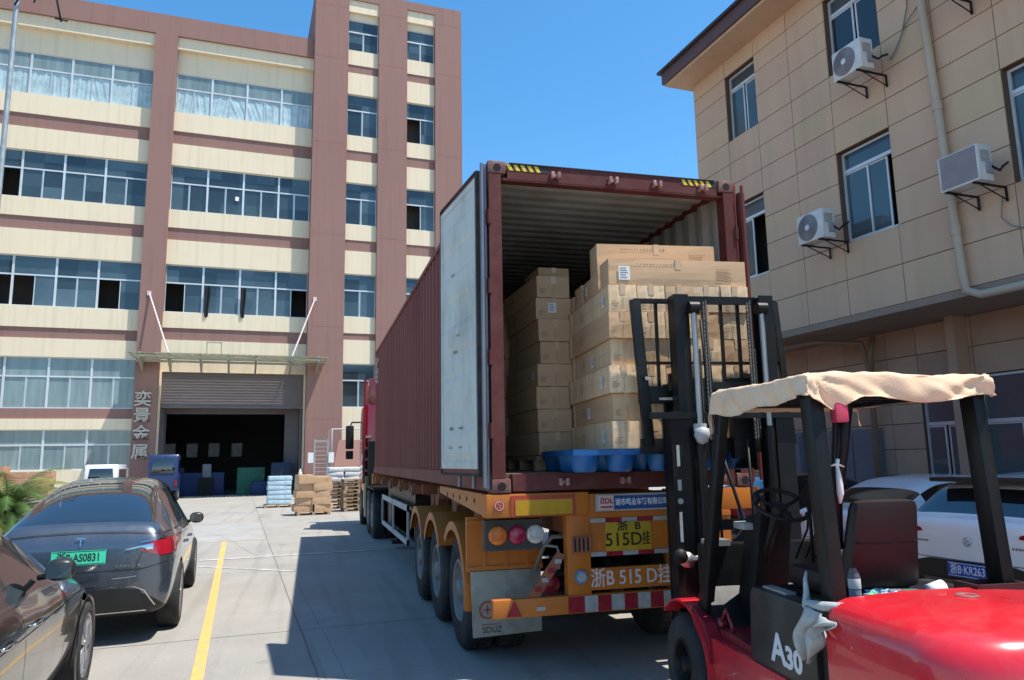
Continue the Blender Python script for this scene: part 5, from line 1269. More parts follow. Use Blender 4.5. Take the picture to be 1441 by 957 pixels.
# ============================================================ CARS
m_tglass=M('tinted_car_glass',(.012,.014,.016),rough=.03,var=0,spec=.9,coat=1)
m_trim=M('satin_black_trim',(.02,.02,.02),rough=.4,var=.05)
m_chr=M('car_chrome',(.6,.6,.6),rough=.15,metal=1,var=0)
m_alloy=M('alloy_rim',(.40,.40,.42),rough=.25,metal=.8,var=.1)
m_tail=M('tail_lamp_red',(.30,.008,.02),rough=.12,var=.1,scale=20,coat=1)
def make_body(t,stations,paint,arches,ra,halfw,cowl,roof,prefix=None):
    """stations: (s, zb, zmid, zbelt, wbelt, zroofedge, wroof, ztop, w, kind). s from the rear, car faces +y.
    splits the smoothed cage by material into body, side_window, rear_window, windscreen"""
    bm=bmesh.new(); cols=[]
    for st in stations:
        s,zb,zm,zbl,wbl,zre,wr,zt,w=st[:9]
        half=[(0,zb),(w*.80,zb),(w*.955,zb+.07),(w,zm),(w*.992,zbl-.11),(wbl,zbl),(wr,zre),(wr*.80,zt-(zt-zre)*.22),(0,zt)]
        ring=[(x,z) for x,z in half]+[(-x,z) for x,z in half[-2:0:-1]]
        cols.append([bm.verts.new((x,s,z)) for x,z in ring])
    n=len(cols[0]); kinds=[st[9] for st in stations]
    cr=bm.edges.layers.float.new('crease_edge')
    for i in range(len(cols)-1):
        for j in range(n):
            f=bm.faces.new((cols[i][j],cols[i][(j+1)%n],cols[i+1][(j+1)%n],cols[i+1][j]))
            k=kinds[i]; m=0
            if j in(5,10) and 's' in k: m=1
            if j in(6,7,8,9) and 'r' in k: m=2
            if j in(6,7,8,9) and 'w' in k: m=3
            if j in(0,1,14,15): m=4
            f.material_index=m; f.smooth=True
    f=bm.faces.new(cols[0]); f.material_index=0; f.smooth=True
    f=bm.faces.new(cols[-1][::-1]); f.smooth=True
    bmesh.ops.recalc_face_normals(bm,faces=bm.faces)
    for e in bm.edges:
        ms={f.material_index for f in e.link_faces}
        if len(ms)>1 and ms&{1,2,3}: e[cr]=.35
    me=bpy.data.meshes.new('cage'); bm.to_mesh(me); bm.free()
    for m in (paint,m_tglass,m_tglass,m_tglass,m_trim,m_dark): me.materials.append(m)
    o=bpy.data.objects.new('cage',me); COL.objects.link(o)
    md=o.modifiers.new('s','SUBSURF'); md.levels=3; md.render_levels=3
    # wheel arch cutter
    b=MB()
    for y in arches: b.cyl((-halfw-.3,y,ra[1]),(-halfw+.30,y,ra[1]),ra[0],seg=40); b.cyl((halfw-.30,y,ra[1]),(halfw+.3,y,ra[1]),ra[0],seg=40)
    c=b.obj('cutter',m_dark); c.data.materials.clear(); 
    for m in (paint,m_tglass,m_tglass,m_tglass,m_trim,m_dark): c.data.materials.append(m)
    for p in c.data.polygons: p.material_index=5
    bo=o.modifiers.new('b','BOOLEAN'); bo.operation='DIFFERENCE'; bo.object=c; bo.solver='EXACT'
    dg=bpy.context.evaluated_depsgraph_get(); em=bpy.data.meshes.new_from_object(o.evaluated_get(dg))
    bpy.data.objects.remove(o); bpy.data.objects.remove(c)
    bm=bmesh.new(); bm.from_mesh(em)
    bvh=BVHTree.FromBMesh(bm)
    out={}
    for nm,ids in (('body',(0,5)),('side_window',(1,)),('rear_window',(2,)),('windscreen',(3,)),('underbody',(4,))):
        b2=bm.copy(); bmesh.ops.delete(b2,geom=[f for f in b2.faces if f.material_index not in ids],context='FACES')
        if not b2.faces: b2.free(); continue
        m2=bpy.data.meshes.new(nm); 
        if nm=='side_window':
            for s in (-1,1):
                b3=b2.copy(); bmesh.ops.delete(b3,geom=[f for f in b3.faces if f.calc_center_median().x*s<0],context='FACES')
                m3=bpy.data.meshes.new(nm); b3.to_mesh(m3); b3.free()
                for m in (paint,m_tglass,m_tglass,m_tglass,m_trim,m_dark): m3.materials.append(m)
                oo=bpy.data.objects.new(nm,m3); COL.objects.link(oo); oo.parent=t
            b2.free(); continue
        b2.to_mesh(m2); b2.free()
        for m in (paint,m_tglass,m_tglass,m_tglass,m_trim,m_dark): m2.materials.append(m)
        if nm=='body': m2.set_sharp_from_angle(angle=R(50))
        oo=bpy.data.objects.new(nm,m2); COL.objects.link(oo); oo.parent=t; out[nm]=oo
    bm.free(); bpy.data.meshes.remove(em); bpy.data.meshes.remove(me)
    return out,bvh
def patch(name,bvh,low,high,axis,mat,parent,off=.006,n=16,m=3,th=None):
    """ruled patch between two polylines projected on the body. axis '+y' from the rear, '-x' from the right side inward, '+x' from the left"""
    def samp(P,t):
        k=t*(len(P)-1); i=min(int(k),len(P)-2); f=k-i; return (P[i][0]*(1-f)+P[i+1][0]*f,P[i][1]*(1-f)+P[i+1][1]*f)
    D={'+y':Vector((0,1,0)),'-x':Vector((-1,0,0)),'+x':Vector((1,0,0)),'-z':Vector((0,0,-1))}[axis]
    g=[];ok=True
    for j in range(m+1):
        for i in range(n+1):
            a=samp(low,i/n);c=samp(high,i/n);f=j/m; p=(a[0]*(1-f)+c[0]*f,a[1]*(1-f)+c[1]*f)
            o={'+y':Vector((p[0],-3,p[1])),'-x':Vector((3,p[0],p[1])),'+x':Vector((-3,p[0],p[1])),'-z':Vector((p[0],p[1],4))}[axis]
            h=bvh.ray_cast(o,D)
            if h[0] is None: h=bvh.find_nearest(o+D*3)
            nrm=h[1] if h[1].dot(D)<0 else -h[1]
            g.append(h[0]+nrm*off)
    b=MB(); b.smooth=True
    b.add(g,[(j*(n+1)+i,j*(n+1)+i+1,(j+1)*(n+1)+i+1,(j+1)*(n+1)+i) for j in range(m) for i in range(n)])
    return b.obj(name,mat,parent,recalc=False)
def line(name,bvh,P,axis,mat,parent,w=.004,off=.0025,n=24):
    # thin strip along a polyline, width w perpendicular in the projection plane
    lo=[];hi=[]
    for i,p in enumerate(P):
        a=Vector(P[max(0,i-1)]);c=Vector(P[min(len(P)-1,i+1)]); d=(c-a).normalized(); q=Vector((-d.y,d.x))*w
        lo.append((p[0]-q.x,p[1]-q.y)); hi.append((p[0]+q.x,p[1]+q.y))
    return patch(name,bvh,lo,hi,axis,mat,parent,off,n,1)
def plate(parent,x,y,z,w_,h_,body,col,ink,tilt=0,size=.1,sx=.8,bold=.001):
    b=MB(); b.box(-w_/2,w_/2,-.004,.004,-h_/2,h_/2); b.mi=1
    e=.006
    for q in ((-w_/2+e,w_/2-e,h_/2-2*e,h_/2-e),(-w_/2+e,w_/2-e,-h_/2+e,-h_/2+2*e)): b.box(q[0],q[1],-.0052,-.0042,q[2],q[3])
    o=b.obj('number_plate',[col,ink],parent); o.location=(x,y,z); o.rotation_euler=(tilt,0,0)
    text('plate_lettering',body,size,ink,o,face_mtx((0,-.0052,-.002)),.0008,sx,bold)
    return o
def door_handle(t,bvh,y,z,s,mat):
    h=bvh.ray_cast(Vector((s*3,y,z)),Vector((-s,0,0)))
    if h[0] is None: return
    x=h[0].x; b=MB(); b.tube([(x+s*.002,y-.11,z),(x+s*.022,y-.08,z),(x+s*.024,y+.08,z),(x+s*.002,y+.11,z)],[.008,.012,.012,.008],8); b.obj('door_handle',mat,t)
def mirror(t,x,y,z,s,mat,sc_=1):
    b=MB()
    def f(a,c):
        th=2*math.pi*a;p=math.pi*c
        k=lambda v,e:math.copysign(abs(v)**e,v)
        return (x+s*(.11+.092*k(math.sin(p)*math.cos(th),.8)),y+.065*k(math.cos(p),.8)*1.0,z+.075*k(math.sin(p)*math.sin(th),.8))
    b.grid(f,20,14); o=b.obj('door_mirror',mat,t)
    b=MB(); b.tube([(x-s*.03,y+.03,z-.05),(x+s*.04,y+.02,z-.04),(x+s*.1,y,z-.02)],.02,8); b.obj('mirror_arm',m_trim,o)
    b=MB(); b.box(x+s*.035,x+s*.185,y-.068,y-.062,z-.05,z+.05); b.obj('mirror_glass',m_tglass,o)
# ---- dark grey electric crossover (rear to the camera)
def electric_suv():
    t=thing('parked_car','dark blue-grey electric hatchback with a green plate reading AS0831','car',wp(-3.435,2.72,TL),TL)
    W_=.885; p=M('blue_grey_metallic',(.105,.125,.15),rough=.28,metal=.7,var=.02,coat=1)
    S=[ # s   zb   zmid zbelt wbelt zre  wr   zt    w     kind
     (.00,.42,.60,.86,.70,.93,.66,.955,.72,''),
     (.03,.33,.58,.90,.80,1.00,.74,1.03,.84,''),
     (.10,.27,.58,.97,.83,1.115,.74,1.145,.90,''),
     (.16,.26,.58,.99,.85,1.155,.73,1.19,.92,'r'),
     (.55,.24,.58,1.05,.865,1.28,.665,1.345,.945,'r'),
     (1.05,.22,.58,1.07,.875,1.43,.62,1.515,.955,'sr'),
     (1.42,.20,.58,1.07,.88,1.50,.60,1.59,.955,'s'),
     (1.95,.20,.58,1.06,.88,1.545,.60,1.625,.955,''),
     (2.03,.20,.58,1.055,.88,1.545,.60,1.625,.955,'s'),
     (2.75,.20,.58,1.02,.875,1.50,.60,1.60,.955,'sw'),
     (3.25,.20,.57,.985,.87,1.30,.64,1.37,.95,'sw'),
     (3.62,.21,.56,.925,.865,1.06,.74,1.10,.945,''),
     (4.10,.22,.54,.88,.84,.95,.72,.985,.935,''),
     (4.48,.24,.50,.76,.76,.82,.64,.85,.88,''),
     (4.68,.30,.46,.64,.60,.68,.52,.70,.72,''),
     (4.74,.36,.46,.56,.50,.59,.44,.60,.60,'')]
    S=[(a[0],)+tuple(v*1.012 if 1 else v for v in a[1:4])+(a[4]*.925,a[5]*1.012,a[6]*.925,a[7]*1.012,a[8]*.925,a[9]) for a in S]
    o,bv=make_body(t,S,p,(.90,3.80),(.385,.36),W_,None,None)
    for s in (-1,1):
        for y in (.90,3.80): wheel(t,MB,s*.885,y,.355,.355,.225,s,rim_r=.255,mrim=m_alloy,tread=False,spokes=5)
    # spoiler lip, boot seams
    line('boot_lip',bv,[(-.78,1.075),(-.4,1.105),(0,1.115),(.4,1.105),(.78,1.075)],'+y',m_trim,t,.008,.004,40)
    line('panel_gap',bv,[(-.80,.80),(-.55,.74),(0,.735),(.55,.74),(.80,.80)],'+y',m_dark,t,.004,.002,40)
    line('panel_gap',bv,[(.50,.735),(.53,.82),(.56,.90)],'+y',m_dark,t,.003,.002,12)
    line('panel_gap',bv,[(-.50,.735),(-.53,.82),(-.56,.90)],'+y',m_dark,t,.003,.002,12)
    # tail lamps: thin C shape wrapping the corner
    for s in (-1,1):
        L=lambda pts:[(s*a,z) for a,z in pts]
        la=patch('tail_lamp',bv,L([(.52,.935),(.62,.90),(.74,.865),(.85,.875)]),L([(.54,.925),(.63,1.0),(.75,1.02),(.85,1.02)]),'+y',m_tail,t,.006,24,5)
        patch('lamp_chrome_line',bv,L([(.40,.932),(.55,.955),(.66,.925)]),L([(.42,.944),(.56,.972),(.66,.985)]),'+y',m_chr,la,.010,14,2)
        patch('lamp_chrome_line',bv,L([(.54,.995),(.66,1.012),(.76,1.02)]),L([(.55,1.007),(.67,1.022),(.76,1.03)]),'+y',m_chr,la,.010,14,1)
        patch('lamp_chrome_line',bv,L([(.60,.925),(.64,.935),(.66,.945)]),L([(.60,.940),(.64,.955),(.66,.962)]),'+y',m_chr,la,.010,8,1)
    # lower bumper in dark plastic with a bright edge
    patch('lower_bumper',bv,[(-.62,.33),(0,.31),(.62,.33)],[(-.56,.55),(0,.565),(.56,.55)],'+y',m_trim,t,.006,30,6)
    line('bumper_trim_line',bv,[(-.70,.38),(-.60,.53),(-.50,.575),(0,.585),(.50,.575),(.60,.53),(.70,.38)],'+y',m_chr,t,.006,.010,60)
    line('bumper_trim_line',bv,[(-.62,.335),(0,.325),(.62,.335)],'+y',m_chr,t,.006,.010,40)
    line('reflector_line',bv,[(.30,.66),(.42,.665),(.52,.675)],'+y',m_steel,t,.003,.004,20)
    # plate, emblem and model letters
    plate(t,-.0,-.032,.885,.48,.14,'浙B·AS0831',M('plate_green',(.05,.52,.30),rough=.4,var=.08,scale=8),mk_ink,R(-6),.105,.74,.002)
    b=MB(); b.box(-.006,.006,-.004,0,-.045,.022); b.prism([(-.045,.034),(-.035,.022),(0,.028),(.035,.022),(.045,.034),(0,.042)],'y',-.004,0); e=b.obj('boot_emblem',m_chr,t); e.location=(0,.012,1.035); e.rotation_euler=(R(-14),0,0)
    b=MB()
    r=random.Random(1)
    for k in range(5): x=.33+k*.035; b.box(x,x+.022,-.012,-.008,.770,.792); 
    b.box(.53,.55,-.006,-.002,.772,.795); b.obj('boot_lettering',m_chr,t,loc=(0,.005,0))
    # side details
    for s in (-1,1):
        ax='-x' if s>0 else '+x'
        line('door_gap',bv,[(1.32,.34),(1.30,.5),(1.42,.72),(1.36,.92),(1.30,1.03)],ax,m_dark,t,.003,.002,24)
        line('door_gap',bv,[(2.0,.30),(1.99,.6),(2.0,1.02)],ax,m_dark,t,.003,.002,20)
        line('door_gap',bv,[(3.18,.30),(3.20,.6),(3.22,.95)],ax,m_dark,t,.003,.002,20)
        line('window_trim',bv,[(.75,1.075),(1.4,1.075),(2.2,1.06),(3.3,.985)],ax,m_trim,t,.008,.005,40)
        patch('sill_trim',bv,[(1.36,.23),(3.35,.23)],[(1.36,.31),(3.35,.31)],ax,m_trim,t,.006,20,2)
        for y in (1.5,2.3): door_handle(t,bv,y+.1,.86,s,p)
        mirror(t,s*.81,3.02,1.04,s,m_trim)
mk_ink=M('number_plate_black',(.015,.015,.015),rough=.5,var=0)
electric_suv()
# ---- dark sedan at the lower left, heading away
def sedan_body(t,W_,p,zs=1,L=4.85,fr=3.92,rr_=1.0,wr=.36):
    S=[
     (.00,.44,.60,.84,.62,.90,.60,.92,.66,''),
     (.04,.32,.58,.88,.74,.98,.70,1.01,.80,''),
     (.14,.26,.58,.92,.80,1.04,.74,1.07,.87,''),
     (.50,.24,.57,.95,.83,1.06,.73,1.10,.92,'r'),
     (.95,.22,.57,.98,.84,1.26,.64,1.32,.93,'s'),
     (1.22,.20,.57,.985,.845,1.36,.61,1.42,.93,'s'),
     (1.40,.20,.57,.985,.845,1.385,.60,1.45,.93,'s'),
     (1.95,.20,.57,.98,.85,1.415,.59,1.47,.93,''),
     (2.03,.20,.57,.978,.85,1.415,.59,1.47,.93,'s'),
     (2.60,.20,.57,.925,.85,1.37,.60,1.44,.93,'sw'),
     (3.12,.20,.56,.945,.84,1.18,.66,1.24,.93,'sw'),
     (3.42,.21,.56,.925,.84,.985,.74,1.03,.925,''),
     (4.05,.22,.54,.86,.82,.905,.72,.95,.92,''),
     (4.50,.24,.50,.76,.74,.81,.64,.84,.86,''),
     (4.76,.28,.46,.62,.60,.66,.52,.68,.72,''),
     (4.84,.36,.46,.56,.50,.59,.44,.60,.60,'')]
    k=L/4.85
    S=[(s*k,)+tuple(v*zs for v in (a,b_,c))+(d*W_/.93,)+(e*zs,f*W_/.93,g*zs,h*W_/.93,kk) for s,a,b_,c,d,e,f,g,h,kk in S]
    return make_body(t,S,p,(rr_,fr),(wr+.035,wr),W_,None,None)
def dark_sedan():
    t=thing('parked_car','dark grey sedan cut by the lower left corner, seen from its right side','car',wp(-4.03,-2.66,TL),TL)
    p=M('graphite_metallic',(.055,.052,.047),rough=.22,metal=.7,var=.02,coat=1)
    o,bv=sedan_body(t,.93,p,1.0)
    for s in (-1,1):
        for y in (1.0,3.92): wheel(t,MB,s*.93,y,.345,.345,.225,s,rim_r=.245,mrim=m_alloy,tread=False,spokes=7)
        ax='-x' if s>0 else '+x'
        for P in ([(1.42,.34),(1.40,.5),(1.50,.70),(1.44,.95)],[(2.02,.28),(2.0,.6),(2.02,.96)],[(3.10,.28),(3.12,.6),(3.16,.92)]):
            line('door_gap',bv,P,ax,m_dark,t,.003,.002,24)
        line('window_chrome',bv,[(.9,.995),(1.5,.992),(2.3,.98),(3.25,.945)],ax,m_chr,t,.009,.006,50)
        line('side_crease',bv,[(1.0,.80),(2.2,.79),(3.3,.80),(4.3,.78)],ax,p,t,.007,.006,50)
        line('sill_chrome',bv,[(1.5,.30),(3.2,.31),(3.42,.38)],ax,m_chr,t,.008,.006,30)
        for y in (1.62,2.28): door_handle(t,bv,y,.83,s,m_chr)
        mirror(t,s*.83,2.72,1.09,s,m_trim)
        patch('head_lamp',bv,[(4.35,.60),(4.7,.58)],[(4.40,.74),(4.68,.68)],ax,m_chr,t,.005,10,3)
        for y in (1.0,3.92):
            b=MB(); b.lathe([(.372,s*.925),(.380,s*.936),(.392,s*.925)],(0,y,.345),'x',40)
            b.obj('arch_lip',p,t)
    patch('boot_plate_recess',bv,[(-.3,.70),(.3,.70)],[(-.3,.84),(.3,.84)],'+y',m_trim,t,.004,10,2)
dark_sedan()
# ---- white cars parked nose-in towards the office
m_cwh=M('white_car_paint',(.82,.83,.85),rough=.22,var=.02,coat=.8)
def white_suv():
    # heading +X of the office frame; its own +y points there
    t=thing('parked_car','white hatchback with dark lower bumper and blue plate reading KR263, nearest the red forklift','car',wp(4.85,-.35,TR),TR-math.pi/2)
    S=[
     (.00,.46,.66,.92,.66,.98,.64,1.0,.70,''),
     (.05,.36,.64,.96,.80,1.06,.76,1.09,.84,''),
     (.14,.30,.62,1.0,.83,1.10,.76,1.13,.89,'r'),
     (.42,.27,.60,1.03,.84,1.36,.66,1.41,.91,''),
     (.60,.26,.60,1.03,.845,1.42,.63,1.49,.915,''),
     (.80,.24,.60,1.03,.85,1.46,.62,1.52,.92,'s'),
     (1.70,.24,.60,1.01,.85,1.50,.61,1.56,.92,''),
     (1.78,.24,.60,1.01,.85,1.50,.61,1.56,.92,'s'),
     (2.35,.24,.60,.99,.85,1.46,.62,1.53,.92,'sw'),
     (2.95,.24,.59,.97,.84,1.18,.68,1.24,.92,'sw'),
     (3.22,.25,.58,.96,.84,1.03,.74,1.07,.91,''),
     (3.85,.27,.56,.88,.80,.93,.70,.96,.90,''),
     (4.15,.32,.50,.72,.66,.76,.56,.78,.76,''),
     (4.24,.38,.48,.60,.54,.62,.46,.63,.62,'')]
    o,bv=make_body(t,S,m_cwh,(.80,3.38),(.37,.34),.92,None,None)
    for s in (-1,1):
        for y in (.80,3.38): wheel(t,MB,s*.92,y,.34,.34,.22,s,rim_r=.22,mrim=m_alloy,tread=False,spokes=5)
        L=lambda pts:[(s*a,z) for a,z in pts]
        patch('tail_lamp',bv,L([(.52,.955),(.70,.93),(.84,.955)]),L([(.54,.985),(.72,1.03),(.84,1.035)]),'+y',m_tail,t,.006,16,4)
        ax='-x' if s>0 else '+x'
        line('door_gap',bv,[(1.10,.36),(1.15,.6),(1.12,.98)],ax,m_dark,t,.003,.002,18)
        line('door_gap',bv,[(1.74,.30),(1.74,.98)],ax,m_dark,t,.003,.002,18)
        mirror(t,s*.86,2.75,1.03,s,m_cwh)
        patch('wheel_arch_trim',bv,[(1.22,.27),(2.95,.27)],[(1.22,.38),(2.95,.38)],ax,m_trim,t,.006,20,2)
    patch('lower_bumper',bv,[(-.80,.36),(-.4,.34),(.4,.34),(.80,.36)],[(-.84,.60),(-.46,.69),(.46,.69),(.84,.60)],'+y',m_trim,t,.006,30,6)
    patch('skid_plate',bv,[(-.5,.40),(.5,.40)],[(-.56,.50),(.56,.50)],'+y',M('brownish_grey_plastic',(.12,.095,.09),rough=.4,var=.1),t,.02,16,3)
    line('boot_gap',bv,[(-.78,.96),(-.72,.80),(-.60,.70),(0,.695),(.60,.70),(.72,.80),(.78,.96)],'+y',m_dark,t,.003,.008,50)
    b=MB(); b.box(-.60,.60,.26,.58,1.455,1.50); b.obj('roof_spoiler',m_trim,t,bevel=.015)
    plate(t,.0,-.045,.61,.44,.14,'浙B·KR263',M('plate_blue',(.02,.07,.34),rough=.4,var=.08,scale=8),M('plate_white_ink',(.62,.68,.80),rough=.5,var=0),R(-4),.11,.76,.0018)
    b=MB(); b.lathe([(.035,-.004),(.045,0),(.035,.004)],(0,0,0),'y',22); 
    for k in range(5): a=k*1.256; b.tube([(0,-.003,0),(.034*math.cos(a),-.003,.034*math.sin(a))],.004,5)
    e=b.obj('boot_emblem',m_chr,t); e.location=(0,-.012,.885); e.rotation_euler=(R(-3),0,0)
    b=MB()
    for k in range(5): b.box(.45+k*.035,.475+k*.035,-.004,0,-.008,.010); b.box(-.60+k*.03,-.58+k*.03,-.004,0,-.008,.008)
    e=b.obj('boot_lettering',m_chr,t); e.location=(0,.005,.86)
def white_sedan():
    t=thing('parked_car','white sedan with pale blue side stripe parked behind the maroon forklift seat','car',wp(5.35,2.0,TR),TR-math.pi/2)
    o,bv=sedan_body(t,.90,m_cwh,1.0,4.55,3.66,.95,.33)
    for s in (-1,1):
        for y in (.95,3.66): wheel(t,MB,s*.90,y,.325,.325,.21,s,rim_r=.21,mrim=m_alloy,tread=False,spokes=5)
        L=lambda pts:[(s*a,z) for a,z in pts]
        patch('tail_lamp',bv,L([(.56,.84),(.82,.84)]),L([(.56,.95),(.82,.96)]),'+y',m_tail,t,.006,12,4)
        ax='-x' if s>0 else '+x'
        line('door_gap',bv,[(1.35,.30),(1.40,.6),(1.36,.95)],ax,m_dark,t,.003,.002,18)
        line('door_gap',bv,[(1.92,.28),(1.92,.95)],ax,m_dark,t,.003,.002,18)
        patch('side_stripe',bv,[(.12,.56),(.40,.68),(1.3,.68)],[(.12,.82),(.40,.80),(1.3,.80)],ax,M('pale_blue_sticker',(.30,.52,.66),rough=.4,var=.15,scale=10),t,.004,24,3)
        mirror(t,s*.84,2.78,.98,s,m_cwh)
    plate(t,.0,-.035,.76,.44,.14,'浙B·2C551',MATS['plate_blue'],MATS['plate_white_ink'],R(-4),.11,.76,.0018)
    line('boot_gap',bv,[(-.72,.98),(-.60,.66),(.60,.66),(.72,.98)],'+y',m_dark,t,.003,.004,40)
white_suv(); white_sedan()
def black_sedan():
    t=thing('parked_car','black sedan half hidden behind the forklift dashboard, beyond the white sedan','car',wp(5.3,4.75,TR),TR-math.pi/2)
    o,bv=sedan_body(t,.90,M('black_car_paint',(.012,.012,.014),rough=.15,var=0,coat=1),1.0,4.55,3.66,.95,.33)
    for s in (-1,1):
        for y in (.95,3.66): wheel(t,MB,s*.90,y,.325,.325,.21,s,rim_r=.21,mrim=m_alloy,tread=False,spokes=5)
        patch('tail_lamp',bv,[(s*.56,.84),(s*.82,.84)],[(s*.56,.95),(s*.82,.96)],'+y',m_tail,t,.006,12,4)
black_sedan()
def minivan(label,x,y,L_,W_,H_,paint,z0=.28,win=None,frame=None):
    t=thing('parked_van',label,'van',wp(x,y,TL),TL)
    b=MB(); b.prism([(0,z0),(L_*.97,z0),(L_,.75),(L_*.97,.95),(L_*.80,H_*.93),(L_*.74,H_),(.10,H_),(.02,H_*.93),(-.0,.9)],'x',-W_/2,W_/2); b.obj('body',paint,t,bevel=.07)
    b=MB(); b.hexa([(-W_/2+.14,-.03,H_*.60),(W_/2-.14,-.03,H_*.60),(W_/2-.14,.03,H_*.60),(-W_/2+.14,.03,H_*.60)],[(-W_/2+.2,.01,H_*.90),(W_/2-.2,.01,H_*.90),(W_/2-.2,.09,H_*.90),(-W_/2+.2,.09,H_*.90)]); b.obj('rear_window',win or m_tglass,t,bevel=.01)
    b=MB()
    for s in (-1,1): b.box(s*(W_/2+.003),s*(W_/2-.01),.5,L_*.75,H_*.60,H_*.88)
    b.obj('side_window',m_tglass,t)
    for s in (-1,1):
        b=MB(); b.box(s*(W_/2-.02),s*(W_/2-.12),-.03,.05,.75,1.0); b.obj('tail_lamp',m_tail,t)
        for yy in (.7,L_-.8): wheel(t,MB,s*W_/2,yy,.30,.30,.18,s,tread=False)
    return t
minivan('small white van seen above the roof of the dark electric hatchback',-8.0,33.4,3.9,1.35,1.85,m_cwh)
minivan('small blue truck cab beside the factory door, above the dark electric hatchback',-5.55,35.2,2.0,1.35,2.3,M('truck_blue',(.02,.035,.10),rough=.3,var=.05),.5)
# ============================================================ GOODS AND PLANTS
def goods():
    r=random.Random(21)
    def Lm(x,y,z=0,rz=0): return Matrix.Rotation(TL,4,'Z')@Matrix.Translation((x,y,z))@Matrix.Rotation(rz,4,'Z')
    mp_=MATS['pallet_wood']
    def woodpal(x,y,z,label,group=None,w_=1.1,d=1.0,rz=0):
        b=MB()
        for yy in (-d/2,-.05,d/2-.1): b.box(-w_/2,w_/2,yy,yy+.1,0,.02); 
        for yy in (-d/2,-.05,d/2-.1):
            for xx in (-w_/2,-.05,w_/2-.1): b.box(xx,xx+.1,yy,yy+.1,.02,.105)
        for k in range(6): b.box(-w_/2+k*w_/6+.01,-w_/2+(k+1)*w_/6-.02,-d/2,d/2,.105,.125)
        o=b.obj('wooden_pallet',mp_,None); o.matrix_world=Lm(x,y,z,rz); tag(o,label,'pallet',group); return o
    # loose stack of cartons on a pallet
    woodpal(.45,21.2,0,'wooden pallet under the outdoor cartons left of the truck wheels')
    k=0
    for row in range(5):
        n=[2,2,2,2,1][row]
        for c in range(n):
            hh=.235; w_=.62 if n==2 else 1.1
            x=.45+(-.31+c*.62 if n==2 else 0)+r.uniform(-.06,.06)
            carton(Lm(x,21.2+r.uniform(-.05,.05),.125+row*hh,r.uniform(-.12,.12)),w_,.85,hh-.006,'tan carton of the loose outdoor stack, %s row%s'%(ORD[row],(' on the '+['left','right'][c]) if n==2 else ''),'cartons stacked outdoors before the factory door',seed=k); k+=1
    o=carton(Lm(.15,21.25,.125+5*.235,.2),.5,.5,.06,'flat carton lying on top of the loose outdoor stack','cartons stacked outdoors before the factory door',seed=2)
    b=MB(); b.lathe([(.0001,0),(.06,0),(.065,.12),(.03,.18),(.025,.24),(.0001,.25)],(0,0,0),'z',12); o=b.obj('white_bottle',M('translucent_white',(.6,.62,.6)),None); o.matrix_world=Lm(0.02,21.4,1.31); tag(o,'small white bottle standing on the outdoor carton stack','bottle')
    # shrink wrapped pale blue stack
    woodpal(-.45,26.5,0,'wooden pallet under the pale blue wrapped bundles')
    mw=M('pale_blue_wrapped_bundle',(.42,.56,.62),rough=.3,var=.22,scale=7,spec=.6)
    for row in range(6):
        b=MB()
        b.box(-.46+r.uniform(-.02,.02),.46+r.uniform(-.02,.02),-.42,.42,0,.185); o=b.obj('wrapped_bundle',mw,None,bevel=.04); o.matrix_world=Lm(-.42,26.5,.126+row*.188,r.uniform(-.04,.04)); tag(o,'pale blue plastic wrapped bundle, %s of its stack beside the cartons'%ORD[row] if row<5 else 'topmost pale blue plastic wrapped bundle beside the cartons','bundle','pale blue bundles on a pallet')
    # stack of wooden pallets by the truck
    for i in range(9): woodpal(2.15+r.uniform(-.03,.03),22.4+r.uniform(-.03,.03),i*.128,'wooden pallet in the tall empty stack behind the truck mirror, %s'%(['bottom','second','third','fourth','fifth','sixth','seventh','eighth','topmost'][i]),'stack of empty wooden pallets',rz=r.uniform(-.04,.04))
    for i in range(8): woodpal(1.75+r.uniform(-.03,.03),24.2+r.uniform(-.03,.03),i*.128,'wooden pallet under the white sacks, %s of that stack'%(['bottom','second','third','fourth','fifth','sixth','seventh','topmost'][i]),'stack of pallets carrying the white sacks',rz=r.uniform(-.04,.04))
    ms=M('white_woven_sack',(.62,.61,.58),rough=.7,var=.12,scale=8,bump=.2,bscale=80,dirt=(.3,.29,.28),dscale=9,damt=.6,dlo=.5)
    for row in range(3):
        for c in range(2):
            b=MB(); b.box(-.30,.30,-.42,.42,0,.19); o=b.obj('woven_sack',ms,None,bevel=.07); o.matrix_world=Lm(1.45+c*.6+.1,24.2,8*.128+row*.18,r.uniform(-.08,.08)); tag(o,'white woven sack, %s layer on the %s, above the stacked pallets'%(ORD[row],['left','right'][c]),'sack','white sacks on pallets')
    # green and blue goods in the doorway
    for (x,y,w_,h_,mt,lb) in ((-1.35,40.6,1.5,1.55,M('green_woven_tarp',(.015,.11,.065),rough=.6,var=.3,scale=6),'green wrapped pallet load at the right of the factory doorway'),
        (-.85,39.9,.9,.75,M('deep_blue_tarp',(.006,.025,.10),rough=.5,var=.2,scale=6),'blue wrapped bundle in front of the green pallet load'),
        (.25,39.3,1.1,1.8,M('navy_tarp',(.007,.022,.05),rough=.5,var=.3,scale=6),'navy wrapped load beside the right door reveal'),
        (-4.0,41.5,2.4,1.3,MATS['deep_blue_tarp'],'dark blue covered machine inside the factory hall'),
        (-5.6,42.5,1.2,1.6,MATS['navy_tarp'],'navy covered rack inside the hall left of the blue machine')):
        b=MB(); b.box(-w_/2,w_/2,-.5,.5,0,h_)
        for k in range(3): b.box(-w_/2-.012,w_/2+.012,-.512,.512,h_*(.2+.28*k),h_*(.2+.28*k)+.04)
        o=b.obj('wrapped_load',mt,None,bevel=.05); o.matrix_world=Lm(x,y); tag(o,lb,'wrapped load')
